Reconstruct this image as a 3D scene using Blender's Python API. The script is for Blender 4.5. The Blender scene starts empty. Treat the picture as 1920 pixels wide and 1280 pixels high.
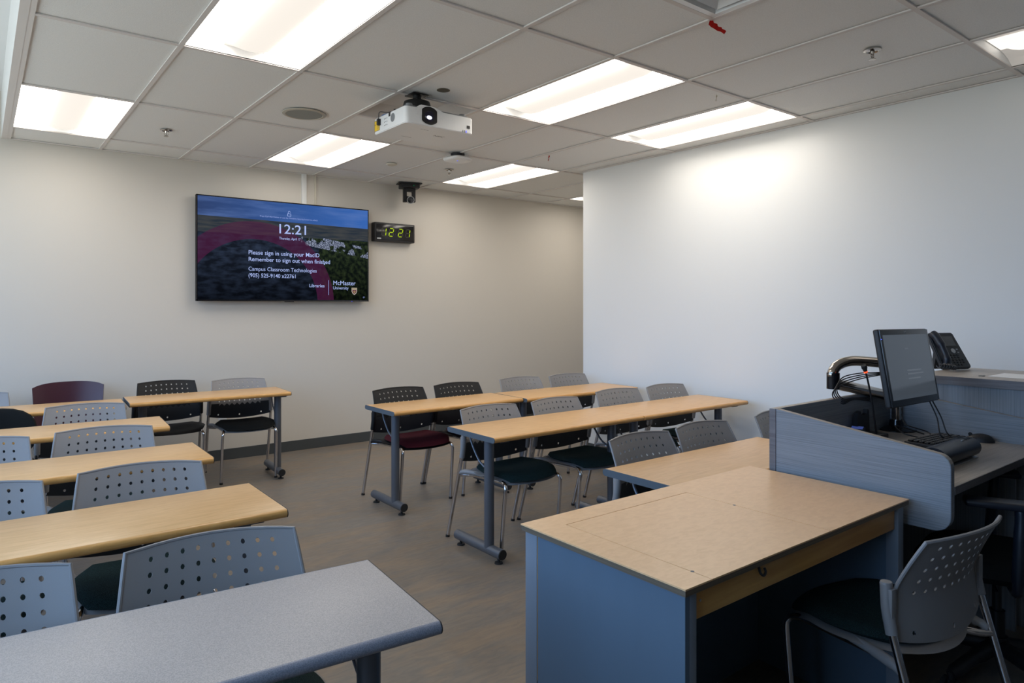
import bpy, bmesh, math, random
from mathutils import Vector, Matrix
R = math.radians
random.seed(7)
S = bpy.context.scene
COL = S.collection

# ------------------------------------------------------------------ camera
cam_d = bpy.data.cameras.new('camera'); cam = bpy.data.objects.new('camera', cam_d); COL.objects.link(cam)
cam.location = (0.424, -6.150, 1.43)
cam.rotation_euler = (R(90), 0, -0.6631)
cam_d.sensor_width = 36; cam_d.lens = 24
cam_d.shift_y = -68.0 / 1920.0
cam_d.clip_start = 0.02
S.camera = cam

# ------------------------------------------------------------------ light and exposure
S.view_settings.view_transform = 'Standard'
S.view_settings.look = 'None'
S.view_settings.gamma = 1
S.view_settings.use_curve_mapping = False
S.view_settings.exposure = 0.0
LAMP_SIDE = 9.8      # side lenses of the ceiling lights
LAMP_MID = 0.92
SKY = 6.0
W = bpy.data.worlds.new('sky'); S.world = W; W.use_nodes = True
nt = W.node_tree; nt.nodes.clear()
o = nt.nodes.new('ShaderNodeOutputWorld'); b = nt.nodes.new('ShaderNodeBackground')
tc = nt.nodes.new('ShaderNodeTexCoord'); sp = nt.nodes.new('ShaderNodeSeparateXYZ'); cr = nt.nodes.new('ShaderNodeValToRGB')
nt.links.new(tc.outputs['Generated'], sp.inputs[0]); nt.links.new(sp.outputs['Z'], cr.inputs[0])
cr.color_ramp.elements[0].position = 0.0; cr.color_ramp.elements[0].color = (0.42, 0.47, 0.48, 1)
cr.color_ramp.elements[1].position = 0.06; cr.color_ramp.elements[1].color = (0.37, 0.61, 1.0, 1)
nt.links.new(cr.outputs[0], b.inputs[0]); b.inputs[1].default_value = SKY
nt.links.new(b.outputs[0], o.inputs[0])

# room numbers
H = 2.728
XW = 5.08       # right wall
YB = 0.46       # back wall
YC = -1.32      # where the right wall ends and the recess begins
XL = -1.0       # window wall
YF = -8.6       # front wall, behind the camera
XB = 0.575      # where the tile ceiling stops and the raised ceiling by the windows begins
HR = 3.09
XR = 8.0
WIN = [(-6.1, -4.7), (-4.5, -3.1), (-2.9, -1.5), (-1.3, 0.25)]
for i, (a, c) in enumerate(WIN):
    l = bpy.data.lights.new('window_portal', 'AREA'); l.shape = 'RECTANGLE'
    l.size = c - a; l.size_y = 1.9
    l.cycles.is_portal = True
    lo = bpy.data.objects.new('window_portal', l); COL.objects.link(lo)
    lo.location = (XL - 0.06, (a + c) / 2, 1.9); lo.rotation_euler = (0, R(-90), 0)
    lo.rotation_euler = Vector((1, 0, 0)).to_track_quat('-Z', 'Z').to_euler()

# ------------------------------------------------------------------ materials
def mat(name, col, rough=0.5, metal=0.0, emit=None, es=0.0, bump=0.0, bscale=200.0, var=0.0, vscale=(8, 8, 8), spec=0.5, col2=None, detail=3.0, coat=0.0, contrast=None):
    m = bpy.data.materials.new(name); m.use_nodes = True
    n = m.node_tree; p = n.nodes['Principled BSDF']
    p.inputs['Base Color'].default_value = (*col, 1); p.inputs['Roughness'].default_value = rough
    p.inputs['Metallic'].default_value = metal; p.inputs['Specular IOR Level'].default_value = spec
    if coat: p.inputs['Coat Weight'].default_value = coat; p.inputs['Coat Roughness'].default_value = 0.15
    if emit:
        p.inputs['Emission Color'].default_value = (*emit, 1); p.inputs['Emission Strength'].default_value = es
    t = n.nodes.new('ShaderNodeTexCoord')
    if var or col2:
        mp = n.nodes.new('ShaderNodeMapping'); mp.inputs['Scale'].default_value = vscale
        nz = n.nodes.new('ShaderNodeTexNoise'); nz.inputs['Scale'].default_value = 1.0; nz.inputs['Detail'].default_value = detail
        rp = n.nodes.new('ShaderNodeValToRGB')
        c2 = col2 or tuple(c * (1 - var) for c in col)
        lo_, hi_ = contrast or (0.35, 0.65)
        rp.color_ramp.elements[0].position = lo_; rp.color_ramp.elements[1].position = hi_
        rp.color_ramp.elements[0].color = (*c2, 1); rp.color_ramp.elements[1].color = (*col, 1)
        n.links.new(t.outputs['Object'], mp.inputs[0]); n.links.new(mp.outputs[0], nz.inputs[0])
        n.links.new(nz.outputs['Fac'], rp.inputs[0]); n.links.new(rp.outputs[0], p.inputs['Base Color'])
    if bump:
        nb = n.nodes.new('ShaderNodeTexNoise'); nb.inputs['Scale'].default_value = bscale; nb.inputs['Detail'].default_value = 2
        bp = n.nodes.new('ShaderNodeBump'); bp.inputs['Strength'].default_value = bump; bp.inputs['Distance'].default_value = 0.002
        n.links.new(t.outputs['Object'], nb.inputs[0]); n.links.new(nb.outputs['Fac'], bp.inputs['Height']); n.links.new(bp.outputs[0], p.inputs['Normal'])
    return m

M = {}
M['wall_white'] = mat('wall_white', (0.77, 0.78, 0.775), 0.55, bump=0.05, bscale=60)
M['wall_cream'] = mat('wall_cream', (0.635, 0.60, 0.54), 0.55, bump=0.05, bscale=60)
M['wall_dark'] = mat('wall_dark', (0.12, 0.12, 0.12), 0.7)
M['paint_ceiling'] = mat('paint_ceiling', (0.75, 0.75, 0.74), 0.7)
M['tile'] = mat('ceiling_tile', (0.86, 0.86, 0.84), 0.85, bump=0.35, bscale=260, var=0.07, vscale=(180, 180, 180), detail=2)
M['tee'] = mat('ceiling_grid', (0.74, 0.70, 0.67), 0.7, spec=0.15)
M['base'] = mat('rubber_baseboard', (0.055, 0.062, 0.066), 0.6)
M['plastic_grey'] = mat('grey_plastic', (0.24, 0.232, 0.23), 0.42, bump=0.12, bscale=900)
M['plastic_black'] = mat('black_plastic', (0.008, 0.008, 0.009), 0.5, bump=0.12, bscale=900, spec=0.3)
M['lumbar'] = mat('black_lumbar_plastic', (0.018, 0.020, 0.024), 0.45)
M['plum'] = mat('plum_plastic', (0.045, 0.008, 0.018), 0.33)
M['fabric_green'] = mat('dark_green_fabric', (0.018, 0.042, 0.043), 0.95, bump=0.8, bscale=500, col2=(0.007, 0.013, 0.014), vscale=(420, 420, 420), spec=0.15, detail=1)
M['fabric_black'] = mat('black_fabric', (0.012, 0.013, 0.013), 0.95, bump=0.8, bscale=500, spec=0.15)
M['fabric_maroon'] = mat('maroon_fabric', (0.060, 0.008, 0.014), 0.95, bump=0.8, bscale=500, spec=0.15)
M['chrome'] = mat('chrome', (0.62, 0.62, 0.64), 0.16, metal=1.0)
M['chrome_dark'] = mat('polished_steel', (0.50, 0.46, 0.42), 0.12, metal=1.0)
M['post'] = mat('grey_painted_steel', (0.115, 0.125, 0.145), 0.36, metal=0.35, bump=0.08, bscale=700)
M['rubber'] = mat('black_rubber', (0.012, 0.012, 0.012), 0.7)
M['band_grey'] = mat('grey_edge_band', (0.075, 0.095, 0.115), 0.5)
M['band_black'] = mat('black_edge_band', (0.02, 0.02, 0.022), 0.5)
M['speckle'] = mat('grey_speckled_laminate', (0.49, 0.435, 0.395), 0.38, col2=(0.37, 0.33, 0.30), vscale=(420, 420, 420), detail=1, contrast=(0.4, 0.6))
M['speckle_edge'] = mat('grey_speckled_edge', (0.27, 0.28, 0.32), 0.38, col2=(0.19, 0.20, 0.24), vscale=(420, 420, 420), detail=1, contrast=(0.4, 0.6))
M['black_gloss'] = mat('black_gloss', (0.008, 0.008, 0.010), 0.12)
M['black_matt'] = mat('black_matt', (0.012, 0.012, 0.014), 0.5)
M['black_metal'] = mat('black_metal', (0.012, 0.012, 0.013), 0.4, metal=0.3)
M['white_plastic'] = mat('white_plastic', (0.80, 0.81, 0.81), 0.35)
M['proj_grey'] = mat('projector_grey', (0.20, 0.21, 0.22), 0.45)
M['blue_panel'] = mat('blue_grey_panel', (0.105, 0.155, 0.21), 0.45, var=0.06, vscale=(6, 6, 1.5))
M['blue_post'] = mat('grey_post_panel', (0.19, 0.22, 0.26), 0.4)
M['apron'] = mat('maple_apron', (0.62, 0.35, 0.11), 0.35, col2=(0.48, 0.25, 0.07), vscale=(3, 30, 40), detail=4)
M['ply_edge'] = mat('plywood_edge', (0.17, 0.125, 0.08), 0.6, col2=(0.10, 0.075, 0.05), vscale=(2, 2, 400))
M['red'] = mat('red_ribbon', (0.62, 0.02, 0.012), 0.6)
M['paper'] = mat('white_paper', (0.80, 0.82, 0.85), 0.8)
M['yellow'] = mat('yellow_label', (0.80, 0.52, 0.01), 0.5)
M['ivory'] = mat('ivory_plastic', (0.62, 0.58, 0.48), 0.5)
M['tan'] = mat('ivory_speaker_rim', (0.50, 0.46, 0.38), 0.5)
M['mesh_grille'] = mat('grey_grille', (0.30, 0.31, 0.28), 0.7, bump=0.6, bscale=800)
M['pan'] = mat('pan_metal', (0.52, 0.51, 0.49), 0.45)
M['brown'] = mat('brown_sensor', (0.10, 0.085, 0.06), 0.6)
M['blue_cable'] = mat('blue_cable', (0.01, 0.12, 0.42), 0.4)
M['ink'] = mat('grey_ink', (0.16, 0.16, 0.16), 0.6)
M['key'] = mat('phone_key', (0.006, 0.006, 0.007), 0.4)
M['phone'] = mat('phone_plastic', (0.030, 0.034, 0.040), 0.45)
M['phone_screen'] = mat('phone_screen', (0.10, 0.105, 0.11), 0.2)
M['silver'] = mat('silver_button', (0.42, 0.43, 0.44), 0.35, metal=0.4)
M['navy'] = mat('dark_navy_plastic', (0.012, 0.016, 0.026), 0.36)
M['window_frame'] = mat('window_frame', (0.30, 0.30, 0.31), 0.4, metal=0.3)

def emis(name, col, s):
    m = bpy.data.materials.new(name); m.use_nodes = True; n = m.node_tree; n.nodes.clear()
    o = n.nodes.new('ShaderNodeOutputMaterial'); e = n.nodes.new('ShaderNodeEmission')
    e.inputs[0].default_value = (*col, 1); e.inputs[1].default_value = s; n.links.new(e.outputs[0], o.inputs[0]); return m
WARM = (1.0, 0.925, 0.83)
M['lens'] = emis('lamp_lens', WARM, LAMP_SIDE)
M['basket'] = mat('lamp_basket', (0.16, 0.155, 0.15), 0.8, spec=0.1, emit=WARM, es=LAMP_MID)
M['lens_dim'] = mat('lamp_lens_dim', (0.75, 0.72, 0.69), 0.6, emit=WARM, es=0.22)
M['basket_dim'] = mat('lamp_basket_half', (0.75, 0.72, 0.69), 0.6, emit=WARM, es=1.0)
M['led_blue'] = emis('blue_led', (0.08, 0.10, 1.0), 2.0)
M['led_green'] = emis('green_led', (0.0, 0.45, 0.12), 0.6)
M['led_red'] = emis('red_led', (1.0, 0.10, 0.03), 1.5)
M['led_text'] = emis('clock_digits', (0.47, 0.66, 0.015), 0.9)
M['led_off'] = mat('clock_unlit', (0.030, 0.032, 0.018), 0.5)
M['scr_text'] = emis('screen_text', (0.42, 0.52, 0.90), 1.0)
M['scr_text_dim'] = emis('screen_text_small', (0.30, 0.38, 0.75), 1.0)
M['proj_light'] = emis('projector_light', (0.80, 0.84, 1.0), 1.6)
M['lens_blue'] = mat('lens_coating', (0.005, 0.006, 0.03), 0.05)

def wood(name, c1, c2, rough=0.33, scale=(4, 60, 60), fleck=0.5):
    m = bpy.data.materials.new(name); m.use_nodes = True; n = m.node_tree; p = n.nodes['Principled BSDF']
    p.inputs['Roughness'].default_value = rough
    t = n.nodes.new('ShaderNodeTexCoord'); mp = n.nodes.new('ShaderNodeMapping'); mp.inputs['Scale'].default_value = scale
    a = n.nodes.new('ShaderNodeTexNoise'); a.inputs['Scale'].default_value = 1; a.inputs['Detail'].default_value = 5; a.inputs['Distortion'].default_value = 0.6
    r = n.nodes.new('ShaderNodeValToRGB'); r.color_ramp.elements[0].position = 0.32; r.color_ramp.elements[1].position = 0.62
    r.color_ramp.elements[0].color = (*c2, 1); r.color_ramp.elements[1].color = (*c1, 1)
    n.links.new(t.outputs['Object'], mp.inputs[0]); n.links.new(mp.outputs[0], a.inputs[0]); n.links.new(a.outputs['Fac'], r.inputs[0])
    n.links.new(r.outputs[0], p.inputs['Base Color'])
    return m
M['wood'] = wood('maple_laminate', (0.67, 0.405, 0.18), (0.58, 0.335, 0.135), 0.30, (9, 70, 60))
M['wood_edge'] = wood('maple_edge', (0.68, 0.36, 0.115), (0.54, 0.265, 0.07), 0.30, (12, 70, 60))
M['wood_desk'] = wood('maple_desk_laminate', (0.86, 0.545, 0.285), (0.79, 0.485, 0.24), 0.32, (30, 70, 60))
M['lam_h'] = wood('grey_woodgrain_laminate', (0.25, 0.27, 0.295), (0.17, 0.185, 0.205), 0.42, (2.5, 2.5, 330))
M['lam_v'] = wood('grey_woodgrain_vertical', (0.25, 0.27, 0.295), (0.17, 0.185, 0.205), 0.42, (240, 240, 2))
M['lam_top'] = wood('grey_woodgrain_top', (0.40, 0.36, 0.32), (0.29, 0.26, 0.23), 0.38, (5, 170, 50))
M['lam_edge_pale'] = mat('pale_edge_band', (0.34, 0.295, 0.25), 0.45)
M['lam_edge'] = wood('grey_edge_banding', (0.17, 0.165, 0.175), (0.115, 0.11, 0.12), 0.42, (5, 5, 90))

def floor_mat():
    m = bpy.data.materials.new('linoleum_floor'); m.use_nodes = True; n = m.node_tree; p = n.nodes['Principled BSDF']
    t = n.nodes.new('ShaderNodeTexCoord')
    def noise(scale, det, rot=0, sc=(1, 1, 1), dist=0.0):
        mp = n.nodes.new('ShaderNodeMapping'); mp.inputs['Scale'].default_value = sc; mp.inputs['Rotation'].default_value = (0, 0, rot)
        a = n.nodes.new('ShaderNodeTexNoise'); a.inputs['Scale'].default_value = scale; a.inputs['Detail'].default_value = det; a.inputs['Distortion'].default_value = dist
        n.links.new(t.outputs['Object'], mp.inputs[0]); n.links.new(mp.outputs[0], a.inputs[0]); return a
    a = noise(2.2, 6, 0.3, (1, 3.0, 1), 1.2); c = noise(11, 5, 0.5, (1, 4, 1), 0.8)
    r = n.nodes.new('ShaderNodeValToRGB'); r.color_ramp.elements[0].position = 0.38; r.color_ramp.elements[1].position = 0.64
    r.color_ramp.elements[0].color = (0.172, 0.155, 0.138, 1); r.color_ramp.elements[1].color = (0.222, 0.175, 0.132, 1)
    r2 = n.nodes.new('ShaderNodeValToRGB'); r2.color_ramp.elements[0].position = 0.35; r2.color_ramp.elements[1].position = 0.65
    r2.color_ramp.elements[0].color = (0.86, 0.87, 0.90, 1); r2.color_ramp.elements[1].color = (1.08, 1.06, 1.02, 1)
    mx = n.nodes.new('ShaderNodeMix'); mx.data_type = 'RGBA'; mx.blend_type = 'MULTIPLY'; mx.inputs[0].default_value = 1
    n.links.new(a.outputs['Fac'], r.inputs[0]); n.links.new(c.outputs['Fac'], r2.inputs[0])
    n.links.new(r.outputs[0], mx.inputs[6]); n.links.new(r2.outputs[0], mx.inputs[7]); n.links.new(mx.outputs[2], p.inputs['Base Color'])
    rr = n.nodes.new('ShaderNodeMapRange'); rr.inputs[3].default_value = 0.34; rr.inputs[4].default_value = 0.5
    n.links.new(a.outputs['Fac'], rr.inputs[0]); n.links.new(rr.outputs[0], p.inputs['Roughness'])
    return m
M['floor'] = floor_mat()

# ------------------------------------------------------------------ mesh helpers
class MB:
    """collects shapes into one bmesh"""
    def __init__(s): s.bm = bmesh.new()
    def box(s, x0, x1, y0, y1, z0, z1, bev=0.0, mi=0, rot=None, at=None, seg=2):
        t = bmesh.new()
        bmesh.ops.create_cube(t, size=1)
        for v in t.verts:
            v.co = Vector(((x0 + x1) / 2 + v.co.x * (x1 - x0), (y0 + y1) / 2 + v.co.y * (y1 - y0), (z0 + z1) / 2 + v.co.z * (z1 - z0)))
        if bev: bmesh.ops.bevel(t, geom=t.edges[:], offset=bev, segments=seg, affect='EDGES', profile=0.6)
        s.merge(t, mi, rot, at); return s
    def merge(s, t, mi=0, rot=None, at=None):
        if rot is not None: bmesh.ops.transform(t, matrix=rot, verts=t.verts)
        if at is not None: bmesh.ops.translate(t, vec=at, verts=t.verts)
        for f in t.faces: f.material_index = mi
        me = bpy.data.meshes.new('t'); t.to_mesh(me); t.free(); s.bm.from_mesh(me); bpy.data.meshes.remove(me)
    def cyl(s, p0, p1, r0, r1=None, seg=20, mi=0, cap=True):
        p0 = Vector(p0); p1 = Vector(p1); r1 = r0 if r1 is None else r1
        d = p1 - p0; t = bmesh.new()
        bmesh.ops.create_cone(t, cap_ends=cap, segments=seg, radius1=r0, radius2=r1, depth=d.length)
        q = d.to_track_quat('Z', 'Y').to_matrix().to_4x4()
        s.merge(t, mi, q, (p0 + p1) / 2); return s
    def lathe(s, prof, at=(0, 0, 0), seg=28, mi=0, rot=None):
        t = bmesh.new(); rings = []
        for r, z in prof:
            rings.append([t.verts.new((r * math.cos(2 * math.pi * i / seg), r * math.sin(2 * math.pi * i / seg), z)) for i in range(seg)])
        for a, c in zip(rings, rings[1:]):
            for i in range(seg):
                j = (i + 1) % seg
                t.faces.new((a[i], a[j], c[j], c[i]))
        t.faces.new(rings[0][::-1]); t.faces.new(rings[-1])
        bmesh.ops.remove_doubles(t, verts=t.verts, dist=1e-6)
        s.merge(t, mi, rot, Vector(at)); return s
    def tube(s, pts, r, seg=10, mi=0, smooth=True, res=6):
        pts = [Vector(p) for p in pts]
        if smooth and len(pts) > 2: pts = catmull(pts, res)
        t = bmesh.new(); rings = []
        up = None
        for i, p in enumerate(pts):
            d = (pts[min(i + 1, len(pts) - 1)] - pts[max(i - 1, 0)]).normalized()
            if up is None:
                up = Vector((0, 0, 1)) if abs(d.z) < 0.9 else Vector((1, 0, 0))
            side = d.cross(up).normalized(); up = side.cross(d).normalized()
            rr = r[i * (len(r) - 1) // max(1, len(pts) - 1)] if isinstance(r, (list, tuple)) else r
            rings.append([t.verts.new(p + (side * math.cos(2 * math.pi * k / seg) + up * math.sin(2 * math.pi * k / seg)) * rr) for k in range(seg)])
        for a, c in zip(rings, rings[1:]):
            for k in range(seg):
                j = (k + 1) % seg; t.faces.new((a[k], a[j], c[j], c[k]))
        t.faces.new(rings[0][::-1]); t.faces.new(rings[-1])
        s.merge(t, mi); return s
    def prism(s, poly, axis, a, c, mi=0, bev=0.0):
        """poly in the two other axes, extruded from a to c along axis"""
        t = bmesh.new()
        def P(u, v, w):
            return {'X': (w, u, v), 'Y': (u, w, v), 'Z': (u, v, w)}[axis]
        v0 = [t.verts.new(P(u, v, a)) for u, v in poly]; v1 = [t.verts.new(P(u, v, c)) for u, v in poly]
        n = len(poly)
        t.faces.new(v0[::-1]); t.faces.new(v1)
        for i in range(n):
            j = (i + 1) % n; t.faces.new((v0[i], v0[j], v1[j], v1[i]))
        bmesh.ops.recalc_face_normals(t, faces=t.faces)
        if bev:
            es = [e for e in t.edges if len(e.link_faces) == 2 and e.calc_face_angle(0) > 1.0]
            bmesh.ops.bevel(t, geom=es, offset=bev, segments=2, affect='EDGES')
        s.merge(t, mi); return s
    def quad(s, *pts, mi=0):
        f = s.bm.faces.new([s.bm.verts.new(p) for p in pts]); f.material_index = mi; return s
    def topmat(s, mi=1, lim=.3):
        s.bm.normal_update()
        for f in s.bm.faces:
            if f.normal.z > lim: f.material_index = mi
        return s
    def build(s, name, mats, parent=None, smooth=True, loc=None):
        me = bpy.data.meshes.new(name)
        bmesh.ops.recalc_face_normals(s.bm, faces=s.bm.faces)
        if smooth:
            for f in s.bm.faces: f.smooth = True
            for e in s.bm.edges:
                if len(e.link_faces) == 2 and e.calc_face_angle(0) > R(38): e.smooth = False
        s.bm.to_mesh(me); s.bm.free()
        for m in (mats if isinstance(mats, (list, tuple)) else [mats]): me.materials.append(M[m] if isinstance(m, str) else m)
        o = bpy.data.objects.new(name, me); COL.objects.link(o)
        if parent: o.parent = parent
        if loc: o.location = loc
        return o

def catmull(P, res):
    out = []
    Q = [P[0] * 2 - P[1]] + P + [P[-1] * 2 - P[-2]]
    for i in range(1, len(Q) - 2):
        for k in range(res):
            t = k / res; a, b_, c, d = Q[i - 1], Q[i], Q[i + 1], Q[i + 2]
            out.append(0.5 * ((2 * b_) + (c - a) * t + (2 * a - 5 * b_ + 4 * c - d) * t * t + (3 * b_ - a - 3 * c + d) * t ** 3))
    out.append(P[-1]); return out

def tag(o, label=None, cat=None, group=None, kind=None):
    if label: o['label'] = label
    if cat: o['category'] = cat
    if group: o['group'] = group
    if kind: o['kind'] = kind
    return o
def empty(name, loc=(0, 0, 0), rz=0.0):
    o = bpy.data.objects.new(name, None); COL.objects.link(o); o.location = loc; o.rotation_euler = (0, 0, rz); o.empty_display_size = 0.1; return o
def struct(o): o['kind'] = 'structure'; return o
def copy_tree(o, parent=None):
    c = o.copy(); COL.objects.link(c); c.parent = parent
    for ch in list(o.children): copy_tree(ch, c)
    return c
def text(body, size, loc, rot, m, parent, name='lettering', bold=0.0, align='LEFT', fit=None, extr=0.0):
    cu = bpy.data.curves.new('txt', 'FONT'); cu.body = body; cu.size = size; cu.align_x = align; cu.offset = bold * 0.25; cu.extrude = extr; cu.resolution_u = 3
    to = bpy.data.objects.new('txt', cu); COL.objects.link(to)
    dg = bpy.context.evaluated_depsgraph_get(); me = bpy.data.meshes.new_from_object(to.evaluated_get(dg))
    bpy.data.objects.remove(to); bpy.data.curves.remove(cu)
    if fit:
        xs = [v.co.x for v in me.vertices]; w = max(xs) - min(xs); k = fit / w; print('TEXTFIT', body[:12], round(k, 2))
        for v in me.vertices: v.co.x *= k
    me.materials.clear(); me.materials.append(M[m])
    o = bpy.data.objects.new(name, me); COL.objects.link(o); o.location = loc; o.rotation_euler = rot
    if parent: o.parent = parent
    return o

# ================================================================== THE ROOM
def wall(name, mb, m): return struct(mb.build(name, m, smooth=False))
wall('floor', MB().box(XL - 0.15, XR + 0.15, YF - 0.15, YB + 0.15, -0.12, 0), 'floor')
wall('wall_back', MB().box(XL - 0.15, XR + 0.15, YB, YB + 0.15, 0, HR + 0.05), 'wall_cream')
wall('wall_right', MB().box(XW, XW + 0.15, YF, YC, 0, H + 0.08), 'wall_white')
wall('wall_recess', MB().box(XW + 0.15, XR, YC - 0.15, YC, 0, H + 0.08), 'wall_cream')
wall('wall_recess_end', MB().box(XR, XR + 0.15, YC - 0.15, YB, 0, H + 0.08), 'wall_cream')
wall('wall_front', MB().box(XL - 0.15, XW + 0.15, YF - 0.15, YF, 0, HR + 0.05), 'wall_dark')
mb = MB(); mb.box(XL - 0.15, XL, YF, YB, 0, 0.95); mb.box(XL - 0.15, XL, YF, YB, 2.85, HR + 0.05)
ys = [YF] + [y for w in WIN for y in w] + [YB]
for a, c in zip(ys[::2], ys[1::2]): mb.box(XL - 0.15, XL, a, c, 0.95, 2.85)
wall('wall_left', mb, 'wall_white')
for i, (a, c) in enumerate(WIN):
    mb = MB(); x0, x1 = XL - 0.11, XL - 0.05
    mb.box(x0, x1, a, a + 0.05, 0.95, 2.85); mb.box(x0, x1, c - 0.05, c, 0.95, 2.85); mb.box(x0, x1, a, c, 0.95, 1.0); mb.box(x0, x1, a, c, 2.80, 2.85); mb.box(x0, x1, (a + c) / 2 - 0.02, (a + c) / 2 + 0.02, 1.0, 2.8)
    struct(mb.build('window_%d' % (i + 1), 'window_frame', smooth=False))
wall('baseboard_back', MB().box(XL, XR, YB - 0.008, YB, 0, 0.10, 0.002), 'base')
wall('baseboard_right', MB().box(XW - 0.008, XW, YF, YC, 0, 0.10, 0.002), 'base')

# ceiling: tiles, grid, raised part by the windows
COLX = [0.61 * i for i in range(1, 14)]
ROWY = [0.0 - 1.22 * j for j in range(0, 7)]
LIGHTS = [(1, 0, 0), (4, 0, 0), (7, 0, 0), (10, 0, 0), (2, 2, 0), (5, 2, 0), (7, 2, 0), (7, 4, 1)]   # column, row, dim
xs = [XB] + COLX[:-1] + [XR]
ysr = [YB] + ROWY + [YF]
mb = MB(); ZT = H + 0.006
for i in range(len(xs) - 1):
    for j in range(len(ysr) - 1):
        x0, x1, y1, y0 = xs[i], xs[i + 1], ysr[j], ysr[j + 1]
        if any(abs(x0 - 0.61 * c) < .01 and abs(y1 + 1.22 * r) < .01 for c, r, d in LIGHTS): continue
        if x0 > XW and y1 < -1.3: continue
        if abs(x0 - 2.44) < .01 and abs(y1 + 1.22) < .01: y1 = -1.83 if False else y1; cells = [(y0 + 0.61, y1)]
        elif abs(x0 - 2.44) < .01 and abs(y1 + 3.66) < .01: cells = [(y0 + 0.61, y1)]
        else: cells = [(y0, y1)]
        for a, c in cells:
            mb.quad((x0, a, ZT), (x1, a, ZT), (x1, c, ZT), (x0, c, ZT))
struct(mb.build('ceiling', 'tile', smooth=False))
struct(MB().box(XB + 0.001, XR + 0.1, YF, YB, H + 0.14, H + 0.18).build('ceiling_slab', 'wall_dark', smooth=False))
wall('ceiling_raised', MB().box(XL - 0.15, XB, YF, YB, HR, HR + 0.05), 'paint_ceiling')
wall('trim_1', MB().box(XB - 0.013, XB - 0.0005, YF, YB, H + 0.0005, HR), 'paint_ceiling')
# grid
mb = MB(); t = 0.012
mb.box(XB - 0.013, XB + 0.024, YF, YB, H - 0.004, H, 0)
for x in COLX[:-1]:
    if x < 5.08: mb.box(x - t, x + t, YF, YB, H - 0.003, H + 0.004)
    else: mb.box(x - t, x + t, YC, YB, H - 0.003, H + 0.004)
for y in ROWY:
    mb.box(XB, XR if y > -1.3 else XW, y - t, y + t, H - 0.0025, H + 0.0045)
mb.box(XB, XR, YB - 0.02, YB, H - 0.0035, H + 0.004)
mb.box(XW - 0.02, XW, YF, YC, H - 0.0035, H + 0.004)
mb.box(2.44, 3.05, -1.83 - t, -1.83 + t, H - 0.0028, H + 0.004)
mb.box(2.44, 3.05, -4.27 - t, -4.27 + t, H - 0.0028, H + 0.004)
struct(mb.build('trim_2', 'tee', smooth=False))
# recessed metal pan at the projector
mb = MB(); x0, x1, y0, y1 = 2.452, 3.038, -2.428, -1.842; zi = H + 0.075; k = 0.10
o4 = [(x0, y0, H + .003), (x1, y0, H + .003), (x1, y1, H + .003), (x0, y1, H + .003)]; i4 = [(x0 + k, y0 + k, zi), (x1 - k, y0 + k, zi), (x1 - k, y1 - k, zi), (x0 + k, y1 - k, zi)]
for a in range(4):
    c = (a + 1) % 4; mb.quad(o4[a], o4[c], i4[c], i4[a])
mb.quad(*i4)
tag(mb.build('ceiling_pan', 'pan', smooth=False), 'square recessed metal ceiling pan above the white projector', 'ceiling panel')

# ------------------------------------------------------------------ ceiling lights
def light_fixture(c, r, dim):
    x0 = 0.61 * c + t; x1 = 0.61 * (c + 1) - t; y1 = -1.22 * r - t; y0 = -1.22 * (r + 1) + t
    g = empty('ceiling_light', ((x0 + x1) / 2, (y0 + y1) / 2, H))
    w = (x1 - x0) / 2; l = (y1 - y0) / 2; d = 0.085; bw = 0.105; zb = 0.012
    fm = MB()
    for a, b_ in (((-w, -l), (w, -l)), ((w, -l), (w, l)), ((w, l), (-w, l)), ((-w, l), (-w, -l))):
        fm.quad((a[0], a[1], 0), (b_[0], b_[1], 0), (b_[0], b_[1], 0.09), (a[0], a[1], 0.09))
    fm.build('housing', 'white_plastic', g, smooth=False)
    for sgn in (-1, 1):
        sm = MB(); pr = [(w - 0.001, 0.004), (w - 0.06, 0.030), (w - 0.13, 0.045), (bw, 0.05)]
        for (u0, z0), (u1, z1) in zip(pr, pr[1:]):
            sm.quad((sgn * u0, -l + .001, z0), (sgn * u0, l - .001, z0), (sgn * u1, l - .001, z1), (sgn * u1, -l + .001, z1))
        for e in (-1, 1):
            f = [sm.bm.verts.new((sgn * u, e * (l - .002), z)) for u, z in pr] + [sm.bm.verts.new((sgn * bw, e * (l - .002), 0.0)), sm.bm.verts.new((sgn * w, e * (l - .002), 0.0))]
            if False: sm.bm.faces.new(f)
        sm.build('side_lens', 'lens_dim' if dim else 'lens', g)
    # centre basket: half-round trough with a slanted end
    bm_ = MB(); n = 14; ll = l - 0.10
    rows = []
    for yy, k in ((-l + .004, 0.0), (-l + 0.03, 0.0), (-l + 0.06, 0.55), (-ll, 0.93), (-ll + .03, 1.0), (ll - .03, 1.0), (ll, 0.93), (l - 0.06, 0.55), (l - 0.03, 0.0), (l - .004, 0.0)):
        row = []
        for i in range(n + 1):
            a = math.pi * i / n
            row.append(bm_.bm.verts.new((-bw * math.cos(a), yy, 0.05 - k * 0.048 * math.sin(a) ** 0.8)))
        rows.append(row)
    for a, b_ in zip(rows, rows[1:]):
        for i in range(n): bm_.bm.faces.new((a[i], a[i + 1], b_[i + 1], b_[i]))
    bm_.build('lamp_basket', 'basket_dim' if dim else 'basket', g)
    return g
LL = ['fluorescent troffer nearest the left corner, beside the raised window ceiling', 'fluorescent troffer above the wall screen, behind the projector',
      'fluorescent troffer just behind the wireless access point', 'sliver of a lit fluorescent troffer in the recess behind the white wall corner',
      'large bright fluorescent troffer cut by the top edge of the photo', 'fluorescent troffer to the right of the projector lens side',
      'fluorescent troffer running closely alongside the white right wall', 'half-lit fluorescent troffer at the top right edge with dim side lenses']
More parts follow.
